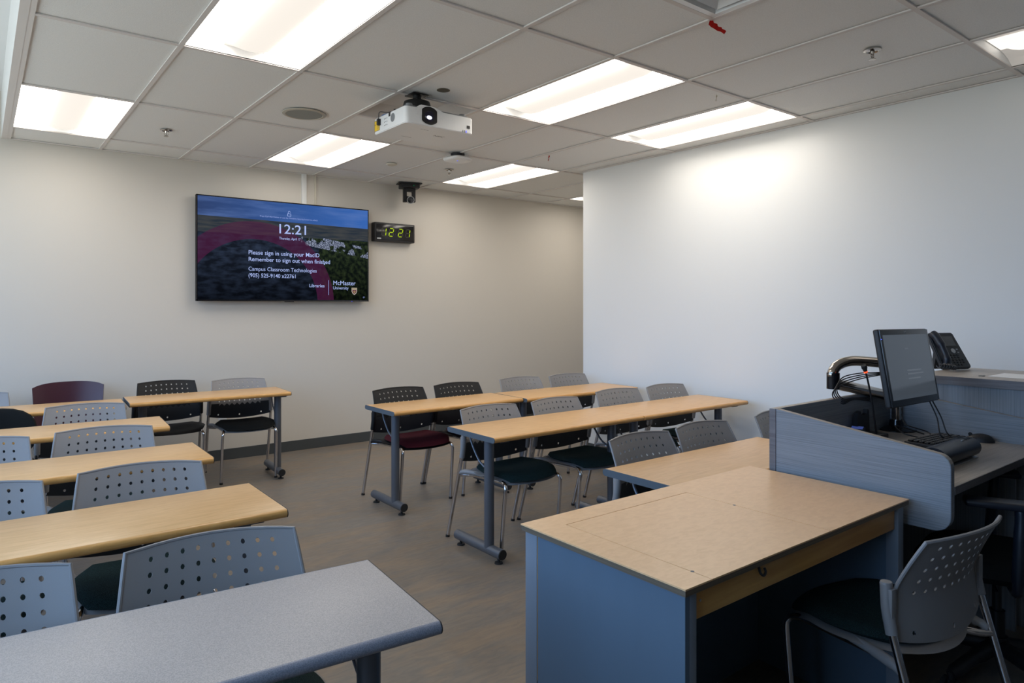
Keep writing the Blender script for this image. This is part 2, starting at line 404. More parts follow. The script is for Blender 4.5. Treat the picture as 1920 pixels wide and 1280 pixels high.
for (c, r, d), lb in zip(LIGHTS, LL):
    tag(light_fixture(c, r, d), lb, 'ceiling light', 'ceiling lights')

# ------------------------------------------------------------------ ceiling bits
def sprinkler(x, y, lb, s=1.0):
    g = empty('fire_sprinkler', (x, y, H))
    MB().lathe([(0.0, 0.0), (0.042, 0.0), (0.042, -0.003), (0.030, -0.008), (0.026, -0.003), (0.0, -0.003)]).build('escutcheon', 'chrome_dark', g)
    MB().cyl((0, 0, -.003), (0, 0, -.022), .011, .008).build('nozzle', 'chrome_dark', g)
    MB().tube([(-.010, 0, -.02), (-.014, 0, -.032), (0, 0, -.045)], .0022).tube([(.010, 0, -.02), (.014, 0, -.032), (0, 0, -.045)], .0022).cyl((0, 0, -.022), (0, 0, -.044), .003, .003, 8).build('frame_arm', 'chrome_dark', g)
    MB().lathe([(0, 0), (.017, 0), (.017, -.0025), (0, -.0025)], (0, 0, -.046), 20).build('deflector', 'chrome_dark', g)
    return tag(g, lb, 'sprinkler', 'ceiling sprinklers')
sprinkler(1.52, -0.58, 'chrome ceiling sprinkler between the corner troffer and round speaker')
sprinkler(3.98, -0.62, 'chrome ceiling sprinkler hanging just below the wireless access point in view')
sprinkler(4.01, -4.54, 'chrome ceiling sprinkler in the right part of the ceiling, away from others')
g = empty('ceiling_speaker', (2.165, -1.63, H))
MB().lathe([(0.118, 0.0), (0.143, 0.0), (0.143, -0.004), (0.124, -0.008), (0.118, -0.004), (0.118, 0.0)], seg=40).build('rim', 'tan', g)
MB().lathe([(0, -0.003), (0.12, -0.003), (0.12, -0.005), (0.06, -0.0065), (0, -0.007)], seg=40).build('grille', 'mesh_grille', g)
tag(g, 'large round ceiling speaker with ivory rim and grey grille', 'speaker')
tag(MB().lathe([(0, 0), (.050, 0), (.048, -.010), (.034, -.016), (.026, -.013), (0, -.013)], (3.41, -0.53, H)).build('smoke_detector', 'ivory'), 'small round ivory detector on ceiling right of the troffer over the screen', 'detector')
tag(MB().lathe([(0, 0), (.040, 0), (.040, -.002), (.034, -.004), (0, -.003)], (2.645, -2.63, H + .006)).build('ceiling_sensor', 'brown'), 'small round brown sensor disc on ceiling beside the projector mount', 'sensor')
g = empty('wireless_access_point', (3.66, -1.25, H), R(10))
MB().lathe([(0.0, 0.0), (.06, 0), (.06, -.034), (0, -.034)], seg=24).build('mount_plate', 'black_matt', g)
bm = bmesh.new(); n = 48; rings = []
for sc, z in ((0.60, -.030), (0.90, -.035), (1.0, -.046), (0.98, -.056), (0.90, -.064), (0.70, -.068), (0.0, -.069)):
    ring = []
    for i in range(n):
        a = 2 * math.pi * i / n; ca, sa = math.cos(a), math.sin(a)
        k = (abs(ca) ** 4 + abs(sa) ** 4) ** -0.25
        ring.append(bm.verts.new((.105 * sc * ca * k, .105 * sc * sa * k, z)))
    rings.append(ring)
for a, c in zip(rings, rings[1:]):
    for i in range(n): bm.faces.new((a[i], a[(i + 1) % n], c[(i + 1) % n], c[i]))
bm.faces.new(rings[0])
bmesh.ops.remove_doubles(bm, verts=bm.verts, dist=1e-6)
m_ = MB(); m_.merge(bm); m_.build('cover', 'white_plastic', g)
MB().lathe([(0, -.0675), (.005, -.0675), (.005, -.0702), (0, -.0702)], (-.03, -.03, 0), 10).build('status_light', 'led_blue', g)
tag(g, 'white rounded-square wireless access point hanging under the ceiling', 'access point')
# AC diffuser
g = empty('air_diffuser', (2.745, -4.575, H))
w = 0.293
mb = MB()
for k0, z0, k1, z1 in ((1.0, -0.002, 0.90, -0.002), (0.90, -0.002, 0.86, 0.05)):
    for a in range(4):
        p = [(-1, -1), (1, -1), (1, 1), (-1, 1)]; u = p[a]; v = p[(a + 1) % 4]
        mb.quad((u[0] * w * k0, u[1] * w * k0, z0), (v[0] * w * k0, v[1] * w * k0, z0), (v[0] * w * k1, v[1] * w * k1, z1), (u[0] * w * k1, u[1] * w * k1, z1))
mb.quad((-w, -w, .05), (w, -w, .05), (w, w, .05), (-w, w, .05))
mb.build('frame', 'white_plastic', g, smooth=False)
for k0, k1 in ((0.80, 0.68), (0.58, 0.46), (0.36, 0.24)):
    mb = MB()
    for a in range(4):
        p = [(-1, -1), (1, -1), (1, 1), (-1, 1)]; u = p[a]; v = p[(a + 1) % 4]
        mb.quad((u[0] * w * k0, u[1] * w * k0, 0.0), (v[0] * w * k0, v[1] * w * k0, 0.0), (v[0] * w * k1, v[1] * w * k1, .035), (u[0] * w * k1, u[1] * w * k1, .035))
    mb.build('louvre', 'white_plastic', g, smooth=False)
MB().box(-.05, .05, -.05, .05, 0.0, .004).build('centre_plate', 'white_plastic', g)
tag(g, 'square white air diffuser with stepped louvres at top edge of photo', 'air vent')
# ribbons
def ribbon(x, y, pts, wd, lb, m='red'):
    mb = MB(); a = None
    P = catmull([Vector(p) for p in pts], 5)
    vs = [(mb.bm.verts.new(p + Vector((wd * .3, 0.2 * wd * math.sin(i), wd * (1 - .6 * i / len(P))))), mb.bm.verts.new(p - Vector((wd * .3, -.2 * wd, wd * (1 - .6 * i / len(P)))))) for i, p in enumerate(P)]
    for a, c in zip(vs, vs[1:]): mb.bm.faces.new((a[0], a[1], c[1], c[0]))
    bmesh.ops.solidify(mb.bm, geom=mb.bm.faces[:], thickness=0.0012)
    o = mb.build('ribbon', m, loc=(x, y, H)); return tag(o, lb, 'ribbon')
ribbon(3.055, -4.262, [(-.012, .004, -.006), (0.0, 0, -.018), (0.016, -.006, -.026), (.034, -.01, -.034), (.052, -.016, -.038), (.066, -.024, -.050)], .016, 'red ribbon fluttering from the corner of the air diffuser')
ribbon(4.33, -1.67, [(0, 0, 0), (.004, 0, -.015), (-.003, 0, -.03), (.0, 0, -.04)], .014, 'tiny red ribbon hanging from ceiling grid left of the white wall')
ribbon(4.02, -3.60, [(0, 0, 0), (.004, .0, -.012), (-.003, 0, -.025), (.0, 0, -.034)], .010, 'scrap of white tape hanging from grid between two right troffers', 'ivory')

# ------------------------------------------------------------------ projector
g = empty('projector', (2.63, -2.42, 2.50))
def rrect(w, d, r, n=6):
    out = []
    for cx, cy, a0 in ((w - r, d - r, 0), (-w + r, d - r, 90), (-w + r, -d + r, 180), (w - r, -d + r, 270)):
        for i in range(n + 1):
            a = R(a0 + 90 * i / n); out.append((cx + r * math.cos(a), cy + r * math.sin(a)))
    return out
mb = MB(); mb.prism(rrect(.2425, .205, .03), 'Z', 0, 0.10, bev=0.004)
mb.build('body', 'white_plastic', g)
# raised lens hump on the front face
mb = MB(); mb.prism([(-.175, 0.055), (-.160, .106), (-.145, .117), (-.135, .121), (-.040, .121), (-.025, .115), (.022, .099), (.03, .055)], 'Y', -.2065, -.12, bev=.003)
mb.build('lens_hump', 'white_plastic', g)
mb = MB(); mb.prism(rrect(.225, .188, .03), 'Z', 0.10, 0.112, bev=.003)
for x, y in ((-.19, -.155), (.19, -.15), (-.19, .15), (.19, .15)): mb.cyl((x, y, .11), (x, y, .128), .021, .019)
mb.build('top_cover', 'proj_grey', g)
cx_, cz_ = -.080, .063
mb = MB(); n = 40
prof = []
for i in range(n):
    a = 2 * math.pi * i / n; prof.append((cx_ + max(-.052, min(.052, .066 * math.cos(a))), cz_ + .053 * math.sin(a)))
mb.prism(prof, 'Y', -.2085, -.19); mb.build('lens_recess', 'black_gloss', g)
o = MB().cyl((cx_, -.2070, cz_ - .004), (cx_, -.211, cz_ - .004), .034, .030, 32).build('lens', 'lens_blue', g)
MB().lathe([(0, 0), (.019, 0), (.016, .002), (0, .004)], (cx_ - .004, -.2108, cz_ - .012), 24, rot=Matrix.Rotation(R(90), 4, 'X') @ Matrix.Diagonal((1, .62, 1, 1))).build('lit_aperture', 'proj_light', o)
MB().box(.190, .212, -.2075, -.20, .030, .048).build('sensor_window', 'black_gloss', g)
for k, m in enumerate(('proj_grey', 'proj_grey', 'led_blue')):
    MB().box(.158 + k * .013, .161 + k * .013, -.2072, -.2, .004, .016).build('status_light', m, g)
# left side: label, keypad, disc
MB().box(-.2437, -.242, .118, .188, .018, .084).build('warning_label', 'yellow', g)
mb = MB()
for a, c, e, f in ((.118, .188, .018, .0205), (.118, .188, .0815, .084), (.118, .121, .018, .084), (.185, .188, .018, .084)): mb.box(-.2441, -.2436, a, c, e, f)
for k in range(7): mb.box(-.2441, -.2436, .127, .152 if k % 2 else .148, .028 + k * .006, .030 + k * .006)
mb.prism([(.172, .055), (.182, .055), (.177, .066)], 'X', -.2441, -.2436)
mb.build('label_print', 'ink', g)
mb = MB()
for i in range(3):
    for j in range(3): mb.box(-.2434, -.242, .02 + i * .017, .026 + i * .017, .03 + j * .02, .036 + j * .02, .0005)
mb.build('keypad', 'ink', g)
MB().lathe([(0, 0), (.026, 0), (.026, .001), (0, .001)], (-.2425, -.05, .06), 24, rot=Matrix.Rotation(R(-90), 4, 'Y')).build('speaker_grille', 'proj_grey', g)
MB().box(-.2442, -.235, -.02, .0, .075, .1025).build('side_latch', 'black_matt', g)
MB().box(-.262, -.242, .105, .125, .045, .085, .003).build('plug', 'black_matt', g)
MB().tube([(-.252, .115, .085), (-.25, .105, .125), (-.22, .06, .118), (-.16, .0, .13), (-.09, -.03, .15)], .0025).build('cable', 'black_matt', g)
MB().tube([(-.22, .19, .105), (-.215, .12, .117), (-.2, .06, .118)], .003).build('network_cable', 'blue_cable', g)
text('NEC', .038, (.055, -.02, -.0006), (R(180), 0, 0), 'ink', g, 'logo', bold=.001, fit=.075)
mb = MB()
for k in range(3): mb.box(-.09 + k * .02, -.075 + k * .02, -.12, -.117, -.0006, 0)
mb.box(-.1, -.03, .10, .102, -.0006, 0); mb.build('bottom_marks', 'ink', g)
tag(g, 'white projector with lit lens hanging from the ceiling mount', 'projector')
g = empty('projector_mount', (2.56, -2.46, H))
MB().box(-.055, .055, -.055, .055, -.006, 0, .001).build('ceiling_plate', 'black_metal', g)
MB().cyl((0, 0, -.05), (0, 0, -.004), .026, .026, 20).build('drop_column', 'black_metal', g)
MB().lathe([(0, -.036), (.055, -.036), (.080, -.046), (.086, -.070), (.086, -.098), (.07, -.106), (0, -.106)], seg=32).build('swivel_head', 'black_metal', g)
mb = MB()
for a in (35, 145, 215, 325):
    c_, s_ = math.cos(R(a)), math.sin(R(a)); mb.tube([(c_ * .05, s_ * .05, -.088), (c_ * .15, s_ * .12, -.100)], .009, 8)
mb.cyl((0, 0, -.11), (0, 0, -.085), .05).build('spider_arms', 'black_metal', g)
tag(g, 'black swivel ceiling mount holding the white projector', 'mount')

# ------------------------------------------------------------------ PTZ camera
g = empty('ceiling_camera', (4.045, 0.27, H), R(-17))
MB().box(-.125, .125, -.08, .08, -.010, 0, .003).build('ceiling_bracket', 'black_matt', g)
MB().box(-.10, .10, -.075, .075, -.055, -.010, .008).build('base', 'black_matt', g)
mb = MB(); mb.prism([(-.063, -.055), (.063, -.055), (.063, -.20), (.032, -.20), (.032, -.088), (-.030, -.088), (-.030, -.20), (-.063, -.20)], 'Y', -.030, .030, bev=.002)
mb.build('yoke', 'black_matt', g)
c0, c1 = Vector((.012, .03, -.172)), Vector((.000, -.075, -.186))
h = MB().cyl(c0, c1, .038, .0375, 32).box(-.040, .040, -.02, .03, -.200, -.138, .006).build('camera_head', 'black_gloss', g)
q = (c1 - c0).to_track_quat('Z', 'Y').to_matrix().to_4x4()
MB().lathe([(.0335, 0), (.040, 0), (.040, .004), (.0335, .004), (.0335, 0)], c1, 32, rot=q).build('lens_ring', 'silver', h)
MB().box(.03, .038, -.0765, -.07, -.034, -.028).build('status_light', 'led_green', g)
tag(g, 'black swivelling video camera hanging from ceiling near the back wall', 'camera')

# ------------------------------------------------------------------ raceways and outlet
tag(MB().box(2.940, 2.987, YB - .022, YB, 2.0, H, .003).build('cable_raceway', 'wall_white'), 'wide white cable raceway running from ceiling to wall screen', 'cable cover')
tag(MB().box(3.073, 3.090, YB - .014, YB, 2.0, H, .002).build('cable_conduit', 'ivory'), 'narrow ivory conduit beside the wide white raceway', 'cable cover')
g = empty('power_outlet', (2.197, YB, .43))
MB().box(-.037, .037, -.006, 0, -.058, .058, .002).build('cover_plate', 'white_plastic', g)
mb = MB()
for z in (-.022, .022):
    mb.box(-.009, -.006, -.0068, -.005, z - .004, z + .006); mb.box(.006, .009, -.0068, -.005, z - .004, z + .006); mb.box(-.003, .003, -.0068, -.005, z - .012, z - .007)
mb.build('slots', 'black_matt', g)
tag(g, 'white power outlet low on the back wall behind a chair', 'outlet')

# ------------------------------------------------------------------ wall screen
TX0, TX1, TZ0, TZ1 = 1.950, 3.622, 1.468, 2.421
g = empty('wall_screen', ((TX0 + TX1) / 2, .37, (TZ0 + TZ1) / 2))
cw, ch = (TX1 - TX0) / 2, (TZ1 - TZ0) / 2
MB().box(-cw, cw, 0, .045, -ch, ch, .003).build('casing', 'black_matt', g)
MB().box(-.35, .35, .045, .088, -.25, .25).build('wall_bracket', 'black_metal', g)
mb = MB(); b_ = .010
for a in ((-cw, cw, -ch, -ch + .014), (-cw, cw, ch - b_, ch), (-cw, -cw + b_, -ch, ch), (cw - b_, cw, -ch, ch)): mb.box(a[0], a[1], -.003, .002, a[2], a[3])
mb.build('bezel', 'black_gloss', g)
MB().box(-.045, .045, -.004, .002, -ch - .008, -ch + .004).build('receiver_tab', 'black_matt', g)
MB().box(.645, .652, -.0045, .0, -ch - .002, -ch + .003).build('status_light', 'led_blue', g)
def screen_mat():
    m = bpy.data.materials.new('lock_screen_picture'); m.use_nodes = True; n = m.node_tree; n.nodes.clear()
    L = n.links.new
    def N(t, **k):
        x = n.nodes.new(t)
        for a, v in k.items(): setattr(x, a, v)
        return x
    out = N('ShaderNodeOutputMaterial'); e = N('ShaderNodeEmission'); e.inputs[1].default_value = 1.0; L(e.outputs[0], out.inputs[0])
    tc = N('ShaderNodeTexCoord'); sp = N('ShaderNodeSeparateXYZ'); L(tc.outputs['Object'], sp.inputs[0])
    def mth(op, a, b=None, c=None, clamp=False):
        x = N('ShaderNodeMath', operation=op, use_clamp=clamp)
        for i, v in enumerate((a, b, c)):
            if v is None: continue
            if hasattr(v, 'links') or hasattr(v, 'is_output'): L(v, x.inputs[i])
            else: x.inputs[i].default_value = v
        return x.outputs[0]
    X, Z = sp.outputs['X'], sp.outputs['Z']
    def ramp(v, stops):
        r = N('ShaderNodeValToRGB'); el = r.color_ramp.elements
        el[0].position, el[0].color = stops[0][0], (*stops[0][1], 1); el[1].position, el[1].color = stops[-1][0], (*stops[-1][1], 1)
        for p_, c_ in stops[1:-1]:
            x = el.new(p_); x.color = (*c_, 1)
        L(v, r.inputs[0]); return r.outputs[0]
    def noise(sc, det, s=(1, 1, 1)):
        mp = N('ShaderNodeMapping'); mp.inputs['Scale'].default_value = s; L(tc.outputs['Object'], mp.inputs[0])
        x = N('ShaderNodeTexNoise'); x.inputs['Scale'].default_value = sc; x.inputs['Detail'].default_value = det; L(mp.outputs[0], x.inputs[0]); return x.outputs['Fac']
    def mix(f, a, b, bt='MIX'):
        x = N('ShaderNodeMix', data_type='RGBA', blend_type=bt)
        if hasattr(f, 'is_output'): L(f, x.inputs[0])
        else: x.inputs[0].default_value = f
        for i, v in ((6, a), (7, b)):
            if hasattr(v, 'is_output'): L(v, x.inputs[i])
            else: x.inputs[i].default_value = (*v, 1)
        return x.outputs[2]
    # sky, brighter towards the right
    right = mth('MULTIPLY_ADD', X, .6, .5, clamp=True)
    sky = mix(right, (.030, .055, .15), (.040, .13, .43))
    sky = mix(ramp(noise(2.0, 5, (1, 1, 7)), [(.45, (0, 0, 0)), (.75, (.55, .55, .55))]), sky, (.13, .22, .50))
    # ground
    g1 = noise(9, 8, (1, 1, 2.6)); g2 = noise(70, 3, (1, 1, 1.6))
    field = mix(ramp(noise(5, 4, (1, 1, 9)), [(.35, (0, 0, 0)), (.65, (1, 1, 1))]), (.020, .030, .045), (.055, .058, .060))
    left_l = mix(ramp(g1, [(.40, (0, 0, 0)), (.66, (1, 1, 1))]), (.008, .011, .019), (.026, .038, .068))
    trees = mix(ramp(noise(24, 6), [(.42, (0, 0, 0)), (.68, (1, 1, 1))]), (.006, .010, .008), (.030, .045, .020))
    town = mix(ramp(g2, [(.45, (0, 0, 0)), (.60, (1, 1, 1))]), (.04, .05, .08), (.30, .34, .46))
    horizon = mth('SUBTRACT', Z, mth('MULTIPLY_ADD', X, -.01, .285))
    isky = mth('GREATER_THAN', horizon, 0.0)
    tz = mth('SUBTRACT', Z, .145); ifield = mth('GREATER_THAN', tz, 0.0)
    ground = mix(mth('GREATER_THAN', X, mth('MULTIPLY_ADD', noise(6, 4), .5, mth('MULTIPLY_ADD', Z, -.25, .0))), left_l, trees)
    towna = mth('MULTIPLY', mth('LESS_THAN', mth('ABSOLUTE', mth('SUBTRACT', Z, mth('MULTIPLY_ADD', X, -.16, .155))), .055), mth('MULTIPLY', mth('GREATER_THAN', X, .12), mth('GREATER_THAN', noise(9, 3), .46)))
    bright = mth('MULTIPLY_ADD', X, -.9, 1.35)
    ground = mix(ifield, ground, field); ground = mix(towna, ground, town)
    low = ramp(mth('MULTIPLY_ADD', Z, 1.0, .5), [(.05, (.30, .30, .30)), (.55, (1, 1, 1))])
    ground = mix(1.0, ground, low, 'MULTIPLY')
    # maroon arc
    dx = mth('DIVIDE', mth('ADD', X, .33), 1.0); dz = mth('DIVIDE', mth('ADD', Z, .50), .98)
    rr = mth('SQRT', mth('ADD', mth('MULTIPLY', dx, dx), mth('MULTIPLY', dz, dz)))
    arc = mth('LESS_THAN', mth('ABSOLUTE', mth('SUBTRACT', rr, .70)), .085)
    pic = mix(isky, ground, sky)
    pic = mix(mth('MULTIPLY', arc, .62), pic, (.070, .012, .050))
    L(pic, e.inputs[0]); return m
M['screen_pic'] = screen_mat()
sc = MB().quad((-cw + b_, 0, -ch + .014), (cw - b_, 0, -ch + .014), (cw - b_, 0, ch - b_), (-cw + b_, 0, ch - b_)).build('screen', 'screen_pic', g, loc=(0, -.002, 0))
CX, CZ = (TX0 + TX1) / 2, (TZ0 + TZ1) / 2
def st(body, x, z, size, fit=None, bold=0, m='scr_text', align='LEFT'):
    return text(body, size, (x - CX, -.0015, z - CZ), (R(90), 0, 0), m, sc, 'screen_text', bold, align, fit)
st('12:21', 2.662, 2.118, .128, .262, .0022)
st('Thursday, April 17', 2.688, 2.060, .034, .208, .0006)
st('Press Ctrl+Alt+Delete or use the Windows Security button to unlock', 2.507, 2.262, .0215, .562, 0, 'scr_text_dim')
st('Please sign in using your MacID', 2.400, 1.905, .056, .685, .0012)
st('Remember to sign out when finished', 2.400, 1.842, .056, .795, .0012)
st('Campus Classroom Technologies', 2.400, 1.753, .052, .658, 0)
st('(905) 525-9140 x22761', 2.400, 1.692, .052, .445, .0008)
st('Libraries', 2.983, 1.608, .046, .155, .0006)
st('McMaster', 3.230, 1.634, .062, .240, 0)
st('University', 3.230, 1.590, .044, .165, 0)
MB().box(3.183 - CX, 3.187 - CX, -.002, -.001, 1.532 - CZ, 1.681 - CZ).build('divider_line', 'scr_text_dim', sc)
mb = MB(); lx, lz = 2.786 - CX, 2.307 - CZ
for a in ((-.018, .018, -.020, -.0165), (-.018, .018, .003, .0065), (-.018, -.0145, -.02, .0065), (.0145, .018, -.02, .0065)): mb.box(lx + a[0], lx + a[1], -.002, -.001, lz + a[2], lz + a[3])
mb.tube([(lx - .010, -.0015, lz + .005), (lx - .010, -.0015, lz + .022), (lx, -.0015, lz + .030), (lx + .010, -.0015, lz + .022), (lx + .010, -.0015, lz + .017)], .0016, 6)
mb.build('lock_icon', 'scr_text', sc)
mb = MB(); sx, sz = 3.461 - CX, 1.575 - CZ
shield = lambda k: [(sx - .030 * k, sz + .034 * k), (sx + .030 * k, sz + .034 * k), (sx + .030 * k, sz - .006 * k), (sx + .018 * k, sz - .028 * k), (sx, sz - .040 * k), (sx - .018 * k, sz - .028 * k), (sx - .030 * k, sz - .006 * k)]
mb.prism(shield(1.0), 'Y', -.0016, -.001)
cr_ = mb.build('crest', emis('crest_pale', (.40, .36, .30), 1), sc, smooth=False)
mb = MB(); mb.prism([(sx - .022, sz + .010), (sx + .022, sz + .010), (sx + .022, sz - .006), (sx + .012, sz - .022), (sx, sz - .030), (sx - .012, sz - .022), (sx - .022, sz - .006)], 'Y', -.0022, -.0016)
mb.build('crest_field', emis('crest_maroon', (.12, .03, .05), 1), cr_, smooth=False)
mb = MB(); mb.prism([(sx - .016, sz + .004), (sx - .005, sz - .004), (sx, sz + .008), (sx + .005, sz - .004), (sx + .016, sz + .004), (sx + .008, sz - .014), (sx, sz - .022), (sx - .008, sz - .014)], 'Y', -.0027, -.0022)
for k in (-.018, 0, .018): mb.prism([(sx + k - .006, sz + .016), (sx + k + .006, sz + .016), (sx + k + .006, sz + .028), (sx + k - .006, sz + .028)], 'Y', -.0022, -.0016)
mb.build('crest_eagle', emis('crest_gold', (.30, .22, .10), 1), cr_, smooth=False)
mb = MB(); mb.prism([(3.185 - CX - .05, 1.832 - CZ), (3.185 - CX - .05, 1.852 - CZ - .0), (3.185 - CX - .036, 1.838 - CZ)], 'Y', -.002, -.001); mb.build('mouse_pointer', 'scr_text', sc)
mb = MB(); ix, iz = 3.568 - CX, 1.513 - CZ
for a in ((-.009, .004, -.009, -.007), (-.009, -.007, -.009, .004), (-.009, .009, .003, .005), (.007, .009, -.004, .005)): mb.box(ix + a[0], ix + a[1], -.002, -.001, iz + a[2], iz + a[3])
mb.build('corner_icon', 'scr_text_dim', sc)
tag(g, 'large wall-mounted flat screen showing a blue lock screen with 12:21', 'screen')

# ------------------------------------------------------------------ digital clock
g = empty('digital_clock', (3.935, YB, 2.205))
MB().box(-.24, .24, -.085, 0, -.100, .100, .010).build('casing', 'black_matt', g)
MB().box(-.222, .222, -.088, -.08, -.082, .082, .003).build('face', 'black_gloss', g)
SEG = {'a': (0, 1), 'b': (1, .5), 'c': (1, -.5), 'd': (0, -1), 'e': (-1, -.5), 'f': (-1, .5), 'g': (0, 0)}
DG = {'1': 'bc', '2': 'abged'}
for x, ch_ in ((-.135, '1'), (-.048, '2'), (.062, '2'), (.150, '1')):
    on, off = MB(), MB(); hw, hh, tt = .0235, .041, .0046
    for s_, (u, v) in SEG.items():
        mb = on if s_ in DG[ch_] else off
        cx2, cz2 = x + u * hw + v * 0.0 + .10 * v * hh * (1 if u == 0 else 1), v * hh
        if u == 0: mb.prism([(cx2 - hw + .004, cz2), (cx2 - hw + .009, cz2 + tt), (cx2 + hw - .009, cz2 + tt), (cx2 + hw - .004, cz2), (cx2 + hw - .009, cz2 - tt), (cx2 - hw + .009, cz2 - tt)], 'Y', -.0895, -.0875)
        else:
            d_ = .10 * hh / 2
            mb.prism([(cx2 + d_, cz2 + hh / 2 - .003), (cx2 + d_ + tt, cz2 + hh / 2 - .008), (cx2 - d_ + tt, cz2 - hh / 2 + .008), (cx2 - d_, cz2 - hh / 2 + .003), (cx2 - d_ - tt, cz2 - hh / 2 + .008), (cx2 + d_ - tt, cz2 + hh / 2 - .008)], 'Y', -.0895, -.0875)
    o = on.build('digit', 'led_text', g, smooth=False)
    off.build('unlit_segments', 'led_off', o, smooth=False) if ch_ == '1' or True else None
MB().cyl((.004, -.087, .018), (.004, -.0893, .018), .004, seg=10).cyl((.000, -.087, -.018), (.000, -.0893, -.018), .004, seg=10).build('colon', 'led_off', g)
MB().box(-.215, -.168, -.0892, -.087, -.078, -.064).build('name_plate', 'silver', g)
tag(g, 'black digital wall clock with yellow-green 12:21 beside the screen', 'clock')

# ================================================================== STUDENT CHAIRS
def apply_solid(bm, th):
    bmesh.ops.recalc_face_normals(bm, faces=bm.faces)
    bmesh.ops.solidify(bm, geom=bm.faces[:], thickness=th)

def backrest_mesh(perforated=True):
    bm = bmesh.new()
    # columns in x (flat), rows in s (0 bottom .. 1 top)
    hx = [-.172 + .043 * i for i in range(9)]
    xe = [-.245, -.1935] + [-.1505 + .043 * i for i in range(8)] + [.1935, .245]
    rows = []   # (z0, z1, which hole columns)
    zt = .785
    rows.append((zt - .012 + .0, zt, []))
    z = zt - .012
    for k in range(5):
        rows.append((z - .034, z, list(range(9)))); z -= .034
    rows.append((z - .035, z, [])); z -= .035
    rows.append((z - .035, z, [])); z -= .035
    rows.append((z - .030, z, [0, 4, 8])); z -= .030
    rows.append((z - .008, z, [])); zb = z - .008
    def P(x, z):
        s = (z - zb) / (zt - zb); u = x / .245
        hw = .250 - .035 * max(0.0, min(1.0, (s - .0)))
        bow = .010 * (1 - u * u) * (s ** 2) - .030 * (1 - u * u) * ((1 - s) ** 3)
        zz = z + bow
        y = -.155 - .012 * math.sin(min(1, s * 1.8) * math.pi / 1.0 * .5) + .085 * max(0, (s - .38) / .62) ** 1.25
        y += .045 * (1 - u * u)
        return Vector((u * hw, y, zz))
    cache = {}
    def V(x, z):
        k = (round(x, 5), round(z, 5))
        if k not in cache: cache[k] = bm.verts.new(P(x, z))
        return cache[k]
    for z0, z1, hs in rows:
        for ci in range(len(xe) - 1):
            x0, x1 = xe[ci], xe[ci + 1]; hc = ci - 1
            xm = (x0 + x1) / 2; zm = (z0 + z1) / 2
            # boundary ring of 8 points
            B = [(x1, zm), (x1, z1), (xm, z1), (x0, z1), (x0, zm), (x0, z0), (xm, z0), (x1, z0)]
            if perforated and 0 <= hc < 9 and hc in hs:
                r = .0062
                cxh = hx[hc]; cen = zm
                ring = [V(cxh + r * math.cos(R(45 * i)) * (1 if True else 1), cen + r * math.sin(R(45 * i))) for i in range(8)]
                b8 = [V(*p) for p in B]
                for i in range(8):
                    j = (i + 1) % 8; bm.faces.new((b8[i], b8[j], ring[j], ring[i]))
            else:
                c_ = V(xm, zm); b8 = [V(*p) for p in B]
                for i in range(8):
                    j = (i + 1) % 8; bm.faces.new((b8[i], b8[j], c_))
    apply_solid(bm, .005)
    bm.normal_update()
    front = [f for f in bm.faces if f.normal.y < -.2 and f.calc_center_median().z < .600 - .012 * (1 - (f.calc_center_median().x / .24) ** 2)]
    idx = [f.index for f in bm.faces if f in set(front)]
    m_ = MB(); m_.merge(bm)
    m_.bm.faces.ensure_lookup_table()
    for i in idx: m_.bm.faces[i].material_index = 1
    # rolled rim along top and sides
    pts = [P(-.243, zt - .20 + .20 * i / 6) for i in range(7)] + [P(-.243 + .486 * i / 12, zt - .002) for i in range(1, 13)] + [P(.243, zt - .20 * i / 6) for i in range(1, 7)]
    m_.tube([p + Vector((0, .004, 0)) for p in pts], .0058, 8, smooth=False)
    return m_

def seat_surface(w_f, w_r, y0, y1, zt, th, cush=True):
    """rounded seat slab; y0 front, y1 rear"""
    bm = bmesh.new(); nu, nv = 16, 16; top = []
    def pt(i, j, lay):
        u = -1 + 2 * i / nu; v = -1 + 2 * j / nv   # v=-1 front
        # square to superellipse
        a = u * math.sqrt(max(0, 1 - .42 * v * v)); c = v * math.sqrt(max(0, 1 - .42 * u * u))
        k = 1 / math.sqrt(1 - .42 * 1.0) ; k = 1.0
        hw = (w_f + (w_r - w_f) * (v + 1) / 2) / 2
        x = a * hw * 1.06; y = (y0 + y1) / 2 + c * (y1 - y0) / 2 * 1.03
        e = max(abs(u), abs(v))
        edge = max(0.0, (e - .72) / .28)
        z = zt - .016 * (1 - u * u) * (1 - ((v - .35) / 1.35) ** 2) - .030 * max(0, -v - .45) ** 1.5 / .4
        if lay == 0: z -= th * .55 * edge ** 2.4
        else: z -= th * (1 - .0 * edge) - th * .45 * edge ** 2.4 + (0)
        if lay == 1 and not cush: pass
        return (x, y, z)
    A = [[bm.verts.new(pt(i, j, 0)) for j in range(nv + 1)] for i in range(nu + 1)]
    B = [[bm.verts.new(pt(i, j, 1)) for j in range(nv + 1)] for i in range(nu + 1)]
    for i in range(nu):
        for j in range(nv):
            bm.faces.new((A[i][j], A[i + 1][j], A[i + 1][j + 1], A[i][j + 1])); bm.faces.new((B[i][j], B[i][j + 1], B[i + 1][j + 1], B[i + 1][j]))
    rim = [(i, 0) for i in range(nu)] + [(nu, j) for j in range(nv)] + [(nu - i, nv) for i in range(nu)] + [(0, nv - j) for j in range(nv)]
    for a, c in zip(rim, rim[1:] + rim[:1]):
        bm.faces.new((A[a[0]][a[1]], B[a[0]][a[1]], B[c[0]][c[1]], A[c[0]][c[1]]))
    return bm

